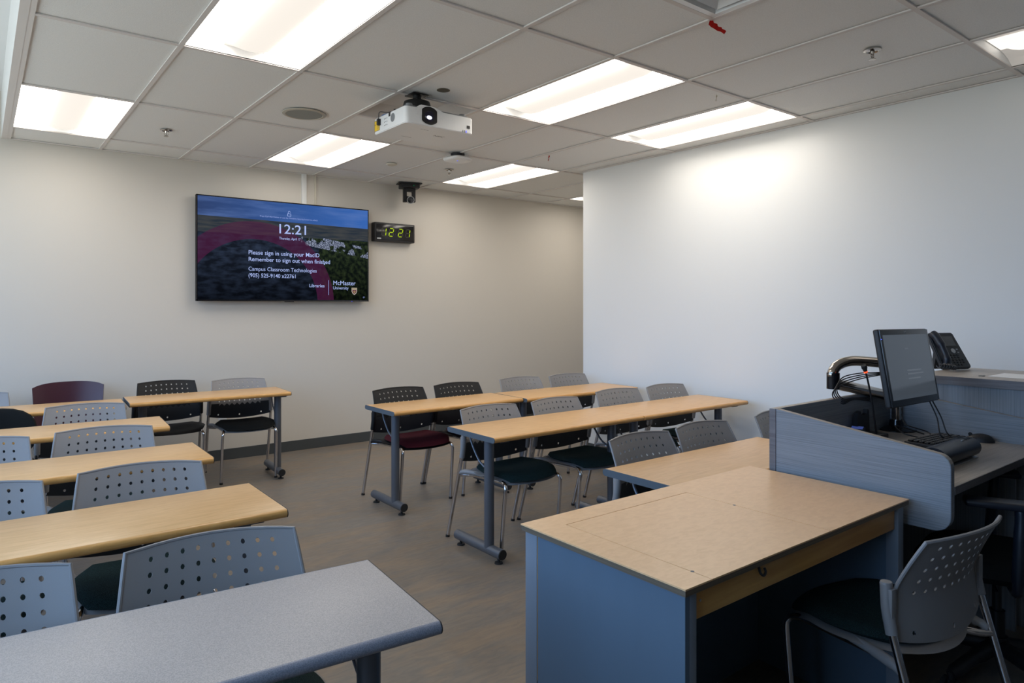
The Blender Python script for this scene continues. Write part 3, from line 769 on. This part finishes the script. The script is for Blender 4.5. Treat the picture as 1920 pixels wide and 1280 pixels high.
def make_chair(shell, seat, cushioned=True, perforated=True):
    g = empty('stacking_chair')
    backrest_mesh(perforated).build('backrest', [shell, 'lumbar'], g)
    for s in (-1, 1):
        mb = MB(); mb.tube([(s * .252, -.150, .515), (s * .251, -.163, .58), (s * .249, -.168, .652)], .0165, 12)
        mb.lathe([(0, 0), (.017, 0), (.015, .006), (0, .008)], (s * .249, -.168, .650), 14)
        mb.box(s * .249 - .012, s * .249 + .012, -.158, -.145, .53, .64, .003)
        mb.build('leg_socket', shell, g)
    for s in (-1, 1):
        o = MB().tube([(s * .255, 0, .012), (s * .254, -.075, .26), (s * .252, -.150, .52)], .0115, 12, smooth=False).build('leg', 'chrome', g)
        MB().cyl((s * .2552, .003, 0), (s * .255, 0, .016), .0135, .0125, 12).build('foot_glide', 'rubber', o)
        o = MB().tube([(s * .212, -.487, .012), (s * .210, -.503, .20), (s * .208, -.520, .365), (s * .203, -.518, .402), (s * .196, -.495, .418), (s * .19, -.44, .420), (s * .19, -.22, .410), (s * .215, -.15, .405), (s * .250, -.117, .405)], .0112, 12, res=4).build('leg', 'chrome', g)
        MB().cyl((s * .212, -.486, 0), (s * .212, -.487, .016), .0135, .0125, 12).build('foot_glide', 'rubber', o)
    m_ = MB(); m_.merge(seat_surface(.455, .47, -.555, -.115, .452 if cushioned else .460, .020))
    for s in (-1, 1):
        m_.tube([(s * .20, -.30, .432), (s * .228, -.21, .434), (s * .243, -.15, .428), (s * .247, -.122, .418)], [.014, .016, .014, .012], 10)
    m_.build('seat_shell', shell, g)
    if cushioned:
        m_ = MB(); m_.merge(seat_surface(.438, .435, -.568, -.150, .482, .040)); m_.build('seat_cushion', seat, g)
    return g
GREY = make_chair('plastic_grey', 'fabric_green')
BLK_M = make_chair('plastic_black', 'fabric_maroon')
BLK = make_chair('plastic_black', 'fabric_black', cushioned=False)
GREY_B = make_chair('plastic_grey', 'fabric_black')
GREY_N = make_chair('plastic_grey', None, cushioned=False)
used = set()
def chair(src, x, y, rz, lb, group):
    o = src if src.name not in used else copy_tree(src)
    used.add(src.name); o.location = (x, y, 0); o.rotation_euler = (0, 0, R(rz)); tag(o, lb, 'chair', group); return o
GL, GR_ = 'chairs in the left block of desks', 'chairs in the right block of desks'
chair(GREY, .945, -4.09, -8, 'grey perforated chair behind the grey speckled table, showing its full back', GL)
chair(GREY, .40, -4.03, -6, 'grey perforated chair behind the grey speckled table, cut by left photo edge', GL)
chair(GREY, .945, -3.03, -7, 'grey perforated chair behind the nearest wooden left table, fully in view', GL)
chair(GREY, .40, -3.02, -5, 'grey perforated chair behind nearest wooden left table, cut by left edge', GL)
chair(GREY, .95, -1.98, -7, 'grey perforated chair behind the second wooden left table, fully in view', GL)
chair(GREY, .41, -1.96, -5, 'grey perforated chair behind second wooden left table, cut by left edge', GL)
chair(GREY, .975, -.94, -7, 'grey perforated chair in front of the plum chair, behind third wooden table', GL)
chair(GREY, .385, .20, -4, 'grey chair against back wall left of the plum chair', GL)
chair(BLK, 1.67, .22, -3, 'all-black perforated chair by the back wall, just right of table joint', GL)
chair(GREY_B, 2.20, .03, -5, 'grey-backed chair with black seat by the back wall, tucked under table', GL)
chair(BLK_M, 2.965, -1.40, 0, 'black chair with maroon seat at the open left end of the far right row', GR_)
chair(BLK_M, 3.50, -1.40, 0, 'black chair with maroon seat, second in the far right row', GR_)
chair(GREY, 4.185, -1.37, -2, 'grey chair in far right row, next to the black ones', GR_)
chair(GREY, 4.705, -1.42, -2, 'grey chair in far right row, closest to the white wall corner', GR_)
chair(GREY, 2.965, -2.58, 0, 'grey chair with dark green seat at left end of the middle right row', GR_)
chair(GREY, 3.52, -2.58, 2, 'grey chair with dark green seat, second in the middle right row', GR_)
chair(GREY, 4.235, -2.49, -3, 'grey chair third in the middle right row, behind the table joint', GR_)
chair(GREY, 4.755, -2.52, -2, 'grey chair fourth in middle right row, closest to white wall', GR_)
chair(GREY, 2.99, -3.81, 0, 'grey chair behind the table joined to teacher desk, left one', GR_)
chair(GREY, 3.50, -3.80, -1, 'grey chair behind the table joined to teacher desk, right one', GR_)
chair(GREY_N, 4.17, -3.83, 0, 'grey cushionless chair half hidden behind the grey workstation panel', GR_)
chair(GREY, 2.66, -5.48, 174, 'grey chair seen from behind, pushed into the teacher desk', None)

# ================================================================== STUDENT TABLES
def make_table(L=1.20, D=.46, wood=('wood', 'wood_edge'), bandL='band_grey', bandR='band_black', legs=(.105, .10)):
    g = empty('classroom_table'); ht, th = .72, .030
    mb = MB(); n = 7; r = th / 2
    prof = [(-D / 2 + r - r * math.sin(math.pi * i / n) , 0.0) for i in range(0)]
    prof = []
    for i in range(n + 1): a = math.pi / 2 + math.pi * i / n; prof.append((-D / 2 + r + r * math.cos(a), ht - r + r * math.sin(a)))
    for i in range(n + 1): a = -math.pi / 2 + math.pi * i / n; prof.append((D / 2 - r + r * math.cos(a), ht - r + r * math.sin(a)))
    mb.prism(prof, 'X', -L / 2 + .003, L / 2 - .003)
    for f in mb.bm.faces:
        nrm = f.normal; f.normal_update()
        if abs(f.normal.x) < .5 and abs(f.normal.z) < .98: f.material_index = 1
    mb.build('tabletop', list(wood), g)
    for s, bn in ((-1, bandL), (1, bandR)):
        m2 = MB(); m2.prism(prof, 'X', s * L / 2 - (0.003 if s > 0 else 0), s * L / 2 + (0.003 if s < 0 else 0)); m2.build('end_band', bn, g)
    for s, ins in ((-1, legs[0]), (1, legs[1])):
        x = s * (L / 2 - ins)
        py = -.04
        o = MB().cyl((x, py, .065), (x, py, ht - th), .0285, seg=28).box(x - .03, x + .03, py - .15, py + .17, ht - th - .012, ht - th, .002).build('leg', 'post', g)
        mb = MB(); mb.cyl((x, -.165, .055), (x, .28, .055), .029, seg=28); mb.build('foot_bar', 'post', o)
        for y, d in ((-.165, -1), (.28, 1)):
            MB().cyl((x, y, .055), (x, y + d * .004, .055), .0285, .026, seg=24).build('foot_cap', 'rubber', o)
            MB().cyl((x, y - d * .035, 0), (x, y - d * .035, .008), .024, .022, seg=16).cyl((x, y - d * .035, .008), (x, y - d * .035, .04), .008, seg=10).build('levelling_glide', 'rubber', o)
        xi = x - s * .0
        MB().tube([(x - s * .0, py + .19, ht - th - .004), (x - s * .0, py + .175, ht - th - .06), (x, py + .10, ht - th - .15), (x, py + .022, ht - th - .19)], .006, 8).build('brace', 'post', o)
        MB().cyl((x + .028, py - .0, ht - .14), (x + .0295, py - .0, ht - .14), .004, seg=10).build('screw', 'rubber', o)
    return g
def table(x0, x1, yb, yf, rz, lb, group, **k):
    """x0,x1 left and right ends; yb back edge, yf front edge at the middle"""
    g = make_table(L=x1 - x0, D=yb - yf, **k); g.location = ((x0 + x1) / 2, (yb + yf) / 2, 0); g.rotation_euler = (0, 0, R(rz)); return tag(g, lb, 'table', group)
TL_, TR_ = 'tables in the left block', 'tables in the right block'
WB = dict(bandL='band_black', bandR='band_black')
GRS = dict(wood=('speckle', 'speckle_edge'), bandL='band_black', bandR='band_black')
table(.06, 1.265, -4.335, -4.80, -5, 'grey speckled table in the left foreground, nearest the camera', TL_, **GRS)
table(.07, 1.275, -3.335, -3.795, -.5, 'wooden table just behind the grey speckled table', TL_, **WB)
table(.09, 1.295, -2.315, -2.775, -1, 'second wooden table back from the grey speckled one, left block', TL_, **WB)
table(.12, 1.325, -1.265, -1.725, -3.5, 'third wooden table in left block, in front of the plum chair', TL_, **WB)
table(.07, 1.265, -.17, -.63, -4.5, 'wooden table in back left row, plum chair behind it', TL_, **WB)
table(1.292, 2.455, -.145, -.605, -3.2, 'wooden table in back left row, its free right end by the aisle', TL_, bandL='band_grey', bandR='band_black', legs=(.105, .058))
table(2.595, 3.700, -1.665, -2.10, 0, 'wooden table in far right row with a grey end by the aisle', TR_)
table(3.706, 4.930, -1.70, -2.15, -1, 'wooden table in far right row ending near the white wall corner', TR_)
table(2.590, 3.785, -2.760, -3.225, 0, 'wooden table in middle right row with grey end by the aisle', TR_, bandR='wood_edge')
table(3.787, 4.935, -2.765, -3.230, 0, 'wooden table in middle right row, its far end close to the white wall', TR_, bandL='wood_edge')
table(2.565, 3.735, -4.050, -4.505, 0, 'wooden table pushed against the rear of the teacher desk', TR_)

# plum chair
g = empty('plum_chair', (.985, .26, 0), R(-4))
bm = bmesh.new(); rows = []
for j in range(9):
    s = j / 8; z = .44 + .375 * s; row = []
    for i in range(17):
        u = -1 + i / 8; hw = .235 - .02 * (1 - s)
        cr2 = .022 * abs(u) ** 5 * (s ** 3)
        row.append(bm.verts.new((u * hw, -.10 + .07 * s + .05 * (1 - u * u), z + .012 * (1 - u * u) * s - cr2)))
    rows.append(row)
for a, c in zip(rows, rows[1:]):
    for i in range(16): bm.faces.new((a[i], a[i + 1], c[i + 1], c[i]))
apply_solid(bm, .012); m_ = MB(); m_.merge(bm); m_.build('backrest', 'plum', g)
m_ = MB(); m_.merge(seat_surface(.46, .46, -.54, -.10, .455, .03)); m_.build('seat', 'plum', g)
for s in (-1, 1):
    MB().tube([(s * .22, .0, 0), (s * .22, -.03, .42), (s * .20, -.06, .60)], .011).build('leg', 'chrome', g)
    MB().tube([(s * .22, -.48, 0), (s * .21, -.50, .40), (s * .19, -.42, .43), (s * .19, -.10, .42)], .011).build('leg', 'chrome', g)
tag(g, 'plum solid-backed chair against the back wall, no perforations', 'chair')

# black swivel chair with a domed back, left edge
def task_chair(name, x, y, rz, back, scale_h=1.0, arms=True):
    g = empty(name, (x, y, 0), R(rz))
    mb = MB()
    for k in range(5):
        a = R(108 + 72 * k); mb.tube([(0, 0, .115), (.15 * math.cos(a), .15 * math.sin(a), .10), (.30 * math.cos(a), .30 * math.sin(a), .072)], [.03, .024, .017], 10)
    mb.cyl((0, 0, .08), (0, 0, .15), .036)
    base = mb.build('star_base', 'black_matt', g)
    for k in range(5):
        a = R(108 + 72 * k); c_, s_ = math.cos(a), math.sin(a); cx2, cy2 = .30 * c_, .30 * s_
        mb = MB(); mb.cyl((cx2, cy2, .045), (cx2, cy2, .08), .008)
        for d in (-.016, .016): mb.cyl((cx2 - s_ * (d - .008), cy2 + c_ * (d - .008), .03), (cx2 - s_ * (d + .008), cy2 + c_ * (d + .008), .03), .030, seg=20)
        mb.box(cx2 - .012, cx2 + .012, cy2 - .012, cy2 + .012, .03, .055, .004)
        mb.build('caster', 'rubber', base)
    MB().cyl((0, 0, .12), (0, 0, .25), .027).cyl((0, 0, .25), (0, 0, .40), .016).build('gas_lift', 'black_metal', g)
    MB().box(-.09, .09, -.13, .10, .37, .41, .012).tube([(.09, -.03, .39), (.21, -.03, .385)], .006).build('tilt_mechanism', 'black_metal', g)
    m_ = MB(); m_.merge(seat_surface(.50, .48, -.27, .24, .49, .075)); m_.build('seat', 'fabric_black', g)
    MB().tube([(0, .08, .40), (0, .25, .40), (0, .30, .48), (0, .285, .72)], .018, 10).build('back_stem', 'black_matt', g)
    # back: rounded panel
    bm = bmesh.new(); w_, z0, z1 = back; n = 28; rings = []
    for k, (sc_, yy) in enumerate(((0, .215), (.55, .213), (.85, .210), (.97, .218), (1.0, .235), (.97, .252), (.85, .262), (.55, .268), (0, .27))):
        ring = []
        for i in range(n):
            a = 2 * math.pi * i / n; ca, sa = math.cos(a), math.sin(a); kk = (abs(ca) ** 2.8 + abs(sa) ** 2.8) ** (-1 / 2.8)
            x_ = w_ * sc_ * ca * kk; z_ = (z0 + z1) / 2 + (z1 - z0) / 2 * sc_ * sa * kk
            ring.append(bm.verts.new((x_, yy - .22 * x_ * x_ / w_ + .06 * (z_ - z0) / (z1 - z0), z_)))
        rings.append(ring)
    for a, c in zip(rings, rings[1:]):
        for i in range(n): bm.faces.new((a[i], a[(i + 1) % n], c[(i + 1) % n], c[i]))
    bmesh.ops.remove_doubles(bm, verts=bm.verts, dist=1e-5)
    m_ = MB(); m_.merge(bm); m_.build('backrest', 'fabric_black', g)
    if arms:
        for s in (-1, 1):
            MB().tube([(s * .10, .02, .40), (s * .25, .02, .41), (s * .285, .02, .47), (s * .275, .03, .66), (s * .27, .03, .715)], [.016, .018, .022, .020, .016], 10).build('armrest_post', 'navy', g)
            MB().box(s * .27 - .042, s * .27 + .042, -.14, .12, .712, .738, .012, seg=3).build('armrest_pad', 'navy', g)
    return g
tag(task_chair('swivel_chair', .47, -1.02, -4, (.235, .46, .775), arms=False), 'black fabric swivel chair with domed back at the left photo edge', 'office chair')
tag(task_chair('swivel_chair', 3.54, -5.22, 205, (.25, .55, 1.02)), 'black office chair with armrests at the grey workstation, in shadow', 'office chair')

# ================================================================== TEACHER DESK
g = empty('teacher_desk', (1.735, -5.135, 0))      # front left corner of the top
DL, DD, DZ = 1.225, .62, .76
mb = MB(); lx0, lx1, ly1 = .105, .685, .525; gp = .0028
for a in ((0, lx0 - gp, 0, DD), (lx0 - gp, DL, ly1 + gp, DD), (lx1 + gp, DL, 0, ly1 + gp)): mb.box(a[0], a[1], a[2], a[3], DZ - .004, DZ)
top = mb.build('desktop', 'wood_desk', g, smooth=False)
mb = MB(); mb.box(.001, DL - .001, .001, DD - .001, DZ - .019, DZ - .0045)
mb.build('desktop_core', 'ply_edge', g, smooth=False)
lid = MB().box(lx0, lx1, .0, ly1, DZ - .004, DZ).build('hinged_lid', 'wood_desk', g, smooth=False)
MB().lathe([(0, 0), (.005, 0), (.005, .0006), (0, .0006)], (lx1 + .0, .33, DZ), 12).build('lid_pivot', 'ink', lid)
MB().lathe([(0, 0), (.005, 0), (.005, .0006), (0, .0006)], (lx0 + .0, .06, DZ), 12).build('lid_pivot', 'ink', lid)
zt = DZ - .019
MB().box(.014, .030, .012, DD - .065, 0, zt - .003).build('side_panel', 'blue_panel', g)
MB().box(DL - .055, DL - .037, .045, DD - .04, 0, zt).build('side_panel', 'blue_panel', g)
MB().box(.04, DL - .05, DD - .075, DD - .055, 0.0, zt).build('modesty_panel', 'blue_panel', g)
for (a, c, e, f) in ((.0305, .058, .012, .05), (.014, .040, DD - .060, DD - .006), (DL - .062, DL - .022, .010, .050), (DL - .062, DL - .022, DD - .055, DD - .012)):
    MB().box(a, c, e, f, 0, zt, .0015).build('leg', 'blue_post', g)
mb = MB().box(.016, .030, DD - .0645, DD - .0605, .30, zt - .003); mb.build('gap_strip', 'apron', g)
MB().box(.056, DL - .063, .022, .040, zt - .078, zt, .001).build('apron', 'apron', g)
MB().box(.56, .575, DD - .085, DD - .076, 0, zt, .001).build('panel_seam', 'blue_post', g)
MB().tube([(.335, .020, zt - .010), (.333, .012, zt - .026), (.345, .010, zt - .034), (.357, .012, zt - .028), (.357, .016, zt - .018)], .0035, 8).build('cable_hook', 'black_matt', g)
MB().lathe([(0, 0), (.0035, 0), (.0035, .001), (0, .001)], (.085, .0215, zt - .035), 10, rot=Matrix.Rotation(R(90), 4, 'X')).build('screw', 'silver', g)
tag(g, 'wooden-topped teacher desk with blue-grey panels and hinged lid', 'desk')

# ================================================================== WORKSTATION
g = empty('presenter_workstation', (3.0, -5.25, 0))
WZ = .815
# divider on the left, profile in (y,z)
def side_profile():
    ys0, ys1 = 0.0, .640          # front, back (local y)
    p = [(ys1, .655), (ys1, 1.005)]
    zf = .925; p += [(.045, zf)]
    for i in range(1, 6): a = R(82 - i * 14); p.append((.045 - .045 + .045 * (1 - math.cos(R(90) * i / 5.0)) * 0 + .045 * (1 - math.sin(R(90) * i / 5.0)), zf - .045 * (1 - math.cos(R(90) * i / 5.0))))
    p += [(0.0, .715)]
    for i in range(1, 7): p.append((.055 * (1 - math.cos(R(90) * i / 6)), .715 - .055 * math.sin(R(90) * i / 6) ))
    return p
sp_ = side_profile()
MB().prism(sp_, 'X', 0.0, .030, bev=.0015).topmat().build('side_screen', ['lam_h', 'lam_edge_pale'], g, smooth=False)
sp2 = [(y, max(z, WZ + .0) if z < WZ else z) for y, z in sp_]
MB().prism([(.64, WZ - .15), (.64, 1.005), (.045, .925), (.012, .91), (0, .88), (0, .70), (.05, .66)], 'X', 1.045, 1.072, bev=.0015).topmat().build('side_screen', ['lam_h', 'lam_edge_pale'], g, smooth=False)
MB().box(.0, 1.072, .640, .668, .60, 1.005, .0015).topmat().build('back_screen', ['lam_h', 'lam_edge_pale'], g)
MB().box(.031, 1.044, .000, .639, WZ - .028, WZ, .001).build('worksurface', ['lam_top'], g)
MB().box(.031, 1.044, -.0015, .0005, WZ - .028, WZ - .001).build('edge_band', 'lam_edge', g)
MB().box(-.0022, .0, .640, .668, .60, 1.003).build('edge_band', 'lam_edge', g)
MB().box(.05, 1.03, .56, .58, .05, WZ - .03).build('modesty_panel', 'lam_v', g)
MB().box(.06, .08, .42, .60, 0, WZ - .03).build('support_panel', 'lam_v', g)
MB().box(1.0, 1.02, .10, .60, 0, WZ - .03).build('support_panel', 'lam_v', g)
tag(g, 'grey woodgrain presenter workstation with sloping side screens', 'workstation')
g = empty('equipment_counter', (4.078, -6.4, 0))
MB().box(-.015, .575, 0, 1.68, 1.052, 1.092, .002).build('countertop', ['lam_top'], g)
MB().box(-.017, -.0145, 0, 1.68, 1.053, 1.0905).build('edge_band', 'lam_edge', g)
MB().box(0, .56, .01, 1.665, 0, 1.052).build('cabinet', 'lam_v', g)
tag(g, 'tall grey woodgrain counter at the right, phone and paper on it', 'counter')

def cable(name, pts, r, lb=None, cat=None, m='black_matt', parent=None, group=None):
    o = MB().tube(pts, r, 8).build(name, m, parent)
    if lb: tag(o, lb, cat or 'cable', group)
    return o
# monitor on its arm
g = empty('display_support', (4.00, -4.66, WZ))
MB().lathe([(0, 0), (.088, 0), (.088, .005), (.06, .012), (.035, .022), (.03, .05), (0, .05)], seg=36).build('base', 'black_gloss', g)
MB().cyl((0, 0, .045), (0, 0, .175), .021, seg=28).build('pole', 'chrome_dark', g)
MB().cyl((0, 0, .165), (0, 0, .19), .030, seg=28).build('pole_collar', 'black_gloss', g)
ex, ey, ez = -.43, .10, .285        # elbow
MB().tube([(0, 0, .160), (ex / 2, ey / 2, .205), (ex, ey, .250)], .026, 16, smooth=False).build('lower_arm', 'chrome_dark', g)
MB().tube([(ex, ey, .262), (ex - .004, ey, .30), (ex + .03, ey - .01, .335), (ex + .10, ey - .04, .352), (ex + .20, ey - .10, .345), (ex + .26, ey - .15, .335)], .024, 16).build('upper_arm', 'chrome_dark', g)
MB().cyl((ex, ey, .225), (ex, ey, .300), .029).build('elbow_joint', 'black_gloss', g)
MB().tube([(ex + .25, ey - .145, .335), (ex + .27, ey - .20, .325), (-.30, -.165, .325)], .028, 14).build('wrist_joint', 'black_gloss', g)
mb = MB()
for k in range(4):
    d = .013 * k
    mb.tube([(ex + .20, ey - .13, .300 - d * .3), (ex + .08, ey - .08, .298 - d * .7), (ex - .02 - d, ey - .05, .280 - d), (ex - .045 - d, ey - .04, .225 - d * .6), (ex - .01, ey - .05, .185 - d * .6), (ex + .10, ey - .05, .180 - d * .2), (ex + .26, ey - .06, .17 - d * .5)], .0026, 6)
mb.build('cable_bundle', 'black_matt', g)
tag(g, 'polished steel double monitor arm clamped at the workstation corner', 'monitor arm')
g = empty('touch_monitor', (3.652, -4.862, 1.162)); g.rotation_euler = (R(-9.7), R(0.8), R(0.6))
mw, mh = .252, .166
MB().box(-mw, mw, 0.0, .026, -mh, mh, .009, seg=3).build('casing', 'black_matt', g)
MB().box(-mw + .004, mw - .004, -.003, .002, -mh + .004, mh - .004, .001).build('bezel', mat('monitor_bezel', (.022, .025, .030), .25), g)
M['mon'] = mat('monitor_screen', (.020, .023, .028), .13, emit=(.055, .068, .085), es=.75)
o = MB().box(-mw + .022, mw - .022, -.0036, -.002, -mh + .030, mh - .026).build('screen', 'mon', g)
M['mon_txt'] = mat('monitor_text', (.03, .03, .035), .2, emit=(.085, .10, .12), es=.85)
for x0_, x1_, z_ in ((-.04, .0, .075), (-.05, .10, -.02), (-.05, .12, -.035), (-.05, .08, -.055)): MB().box(x0_, x1_, -.0042, -.0036, z_, z_ + .006).build('screen_line', 'mon_txt', o)
mb = MB(); 
for s in (-1, 1): mb.prism([(s * .001, mh - .014), (s * .009, mh - .010), (s * .009, mh - .013), (s * .004, mh - .015), (s * .009, mh - .019), (s * .009, mh - .016)], 'Y', -.0036, -.003)
mb.build('logo', 'silver', g, smooth=False)
MB().box(-mw + .004, -mw + .010, -.0036, -.002, mh - .045, mh - .043).build('status_light', 'led_blue', g)
MB().box(-.06, .06, .026, .060, -.06, .06, .006).build('mount_block', 'black_matt', g)
tag(g, 'black tilted touch monitor on the polished arm', 'monitor')
cable('monitor_cable', [(3.83, -4.87, 1.0), (3.84, -4.90, .92), (3.80, -4.93, .85), (3.87, -4.95, WZ + .006), (3.90, -4.95, WZ + .004)], .003, 'thin black cable hanging from the monitor bottom, the left of two', 'cable')
cable('monitor_cable', [(3.86, -4.87, 1.0), (3.885, -4.90, .92), (3.875, -4.93, .85), (3.92, -4.96, WZ + .006), (3.96, -4.93, WZ + .004)], .003, 'thin black cable hanging from the monitor bottom, the right of two', 'cable')
cable('looped_cable', [(3.96, -4.80, WZ + .004), (3.85, -4.72, .86), (3.80, -4.78, WZ + .02), (3.86, -4.86, WZ + .004), (3.93, -4.83, WZ + .02), (3.86, -4.76, .87), (3.96, -4.70, .90)], .003, 'black cable coiled on the worksurface beside the monitor base', 'cable')
# mouse
g = empty('computer_mouse', (3.985, -5.02, WZ), R(15))
bm = bmesh.new(); bmesh.ops.create_uvsphere(bm, u_segments=24, v_segments=14, radius=1)
for v in bm.verts:
    v.co.x *= .033; v.co.y *= .058; v.co.z = max(0, v.co.z) * (.036 + .006 * (-v.co.y / .058)) 
m_ = MB(); m_.merge(bm); m_.build('shell', 'black_matt', g)
MB().cyl((-.003, .035, .030), (.003, .035, .030), .008, seg=14).build('scroll_wheel', 'rubber', g)
MB().tube([(0, .056, .010), (-.01, .10, .006), (-.08, .13, .005), (-.13, .11, .004), (-.20, .14, .004)], .0022, 6).build('mouse_cord', 'black_matt', g)
tag(g, 'black corded computer mouse on the right of the worksurface', 'mouse')
# keyboard
g = empty('keyboard', (3.80, -4.915, WZ), R(-4))
MB().box(-.16, .16, -.065, .065, 0, .016, .004).build('case', 'black_matt', g)
mb = MB()
for j in range(5):
    for i in range(14):
        mb.box(-.15 + i * .0215, -.15 + i * .0215 + .018, -.056 + j * .023, -.056 + j * .023 + .019, .015, .024, .002, seg=1)
mb.build('keys', 'key', g)
tag(g, 'black keyboard lying behind the wedge-shaped desktop device', 'keyboard')
# wedge device (long teardrop bar)
g = empty('desktop_device', (3.46, -5.10, WZ), R(0)); g.scale = (1, .92, .9)
prof = []
for i in range(9): a = R(100 + 160 * i / 8); prof.append((-.012 + .040 * math.cos(a), .046 + .040 * math.sin(a)))
prof += [(.052, .012), (.066, .030), (.064, .046), (.03, .082), (.004, .088)]
MB().prism(prof, 'X', -.21, .150, bev=.004).build('body', 'navy', g)
MB().prism([(y * .94 + .001, (z - .045) * .94 + .045) for y, z in prof], 'X', .150, .156, bev=.002).build('end_cap', 'black_matt', g)
MB().cyl((.156, -.012, .062), (.1575, -.012, .062), .004).cyl((.156, .0, .050), (.1575, .0, .050), .004).build('button', 'silver', g)
MB().box(.154, .158, .040, .052, .022, .040, .002).build('port_light', 'silver', g)
mb = MB()
for k in range(4): mb.box(.075 + k * .018, .077 + k * .018, -.02, .03, .0855, .0885)
mb.build('vent_slots', 'rubber', g)
text('mimio', .016, (.035, -.018, .0888), (R(18), 0, 0), 'silver', g, 'logo', .0002) if False else MB().box(.030, .052, -.02, -.014, .087, .0892).build('logo', 'silver', g)
MB().box(-.19, .145, -.040, .05, 0, .004, .001).build('base_plate', 'silver', g)
tag(g, 'dark navy bar-shaped desktop device with vent slots behind the side screen', 'device')
# gooseneck microphone + stand
g = empty('gooseneck_microphone', (3.650, -4.72, WZ))
MB().box(-.055, .055, -.03, .03, 0, .03, .006).build('base', 'black_matt', g)
MB().tube([(.0, 0, .03), (-.016, 0, .08), (-.050, 0, .19), (-.082, 0, .270), (-.106, 0, .316)], .0042, 8).build('gooseneck', 'black_matt', g)
MB().cyl((-.104, 0, .316), (-.109, 0, .323), .0085, .0085, 14).build('light_ring', 'led_red', g)
MB().tube([(-.109, 0, .323), (-.116, 0, .334), (-.124, 0, .348)], [.009, .012, .010], 14).build('capsule', 'rubber', g)
tag(g, 'black gooseneck microphone with a glowing red ring', 'microphone')
g = empty('card_holder', (3.695, -4.632, WZ))
mb = MB(); mb.prism([(-.065, 0), (.065, 0), (.055, .12), (.035, .125), (.03, .105), (.005, .098), (-.02, .105), (-.025, .12), (-.06, .115)], 'Y', -.01, .01, bev=.002); mb.build('back', 'black_matt', g)
MB().box(-.065, .065, -.05, .01, 0, .02, .003).build('tray', 'black_matt', g)
tag(g, 'black plastic holder with notched top beside the microphone', 'holder')
M['card_blue'] = mat('card_blue', (.10, .16, .55), .5, emit=(.10, .16, .55), es=.25)
g = empty('lit_remote', (3.615, -4.650, WZ + .001), R(20))
MB().box(-.045, .045, -.03, .03, 0, .05, .004).build('body', 'black_matt', g)
mb = MB()
for k in range(3): mb.box(-.038 + k * .026, -.018 + k * .026, -.024, .024, .05, .0515)
mb.build('buttons', 'card_blue', g)
tag(g, 'small black keypad with blue and white buttons behind the side screen', 'keypad')
# phone
g = empty('desk_phone', (4.432, -4.782, 1.092), R(-22))
tilt = Matrix.Rotation(R(-55), 4, 'X')   # local plate lies in XZ, leaning back
def onplate(mb, name, m, parent): 
    bmesh.ops.rotate(mb.bm, verts=mb.bm.verts, cent=(0, 0, 0), matrix=Matrix.Rotation(R(-30), 3, 'X')); bmesh.ops.translate(mb.bm, verts=mb.bm.verts, vec=(0, 0, .012)); return mb.build(name, m, parent)
onplate(MB().prism([(-.088, 0), (.088, 0), (.095, .012), (.080, .200), (.070, .208), (-.075, .208), (-.085, .200), (-.095, .012)], 'Y', 0, .022, bev=.004), 'body', 'phone', g)
onplate(MB().box(-.025, .068, -.002, .002, .120, .190), 'screen_surround', 'black_gloss', g)
onplate(MB().box(-.015, .058, -.003, .0, .128, .184), 'display', 'phone_screen', g)
mb = MB()
for j in range(5):
    for i in range(4 if 0 < j < 3 else 3): mb.box(-.010 + i * .021, .002 + i * .021, -.003, .001, .014 + j * .014, .022 + j * .014, .001, seg=1)
onplate(mb, 'keys', 'key', g)
onplate(MB().cyl((.022, -.003, .098), (.022, .0, .098), .0135, seg=24).box(.045, .055, -.003, .0, .104, .109).box(.045, .055, -.003, .0, .086, .091), 'navigation_pad', 'silver', g)
onplate(MB().tube([(-.068, -.008, .196), (-.068, -.020, .17), (-.068, -.026, .11), (-.068, -.022, .05), (-.068, -.008, .022)], [.022, .020, .015, .018, .023], 14), 'handset', 'navy', g)
MB().prism([(.10, 0), (.115, 0), (.10, .12), (.075, .12)], 'X', -.05, .05).build('stand', 'phone', g)
pts = []
for i in range(90):
    s = i / 89; a = s * 2 * math.pi * 13
    bx = -.06 - .10 * s; by = -.02 - .05 * math.sin(s * 3); bz = .018 + .012 * s
    pts.append((bx + .0, by + .010 * math.cos(a), bz + .010 * math.sin(a)))
MB().tube(pts, .0035, 6, smooth=False).build('coiled_cord', 'phone', g)
tag(g, 'dark desk phone leaning on its stand on the tall counter', 'phone')
tag(MB().box(4.20, 4.43, -5.30, -4.985, 1.0922, 1.0935).build('paper_sheet', 'paper'), 'white sheet of paper lying on the tall counter', 'paper')
tag(MB().box(4.175, 4.205, -4.975, -4.955, 1.0922, 1.0955, .001).build('pen_cap', 'ink'), 'small dark scrap beside the paper on the tall counter', 'scrap')
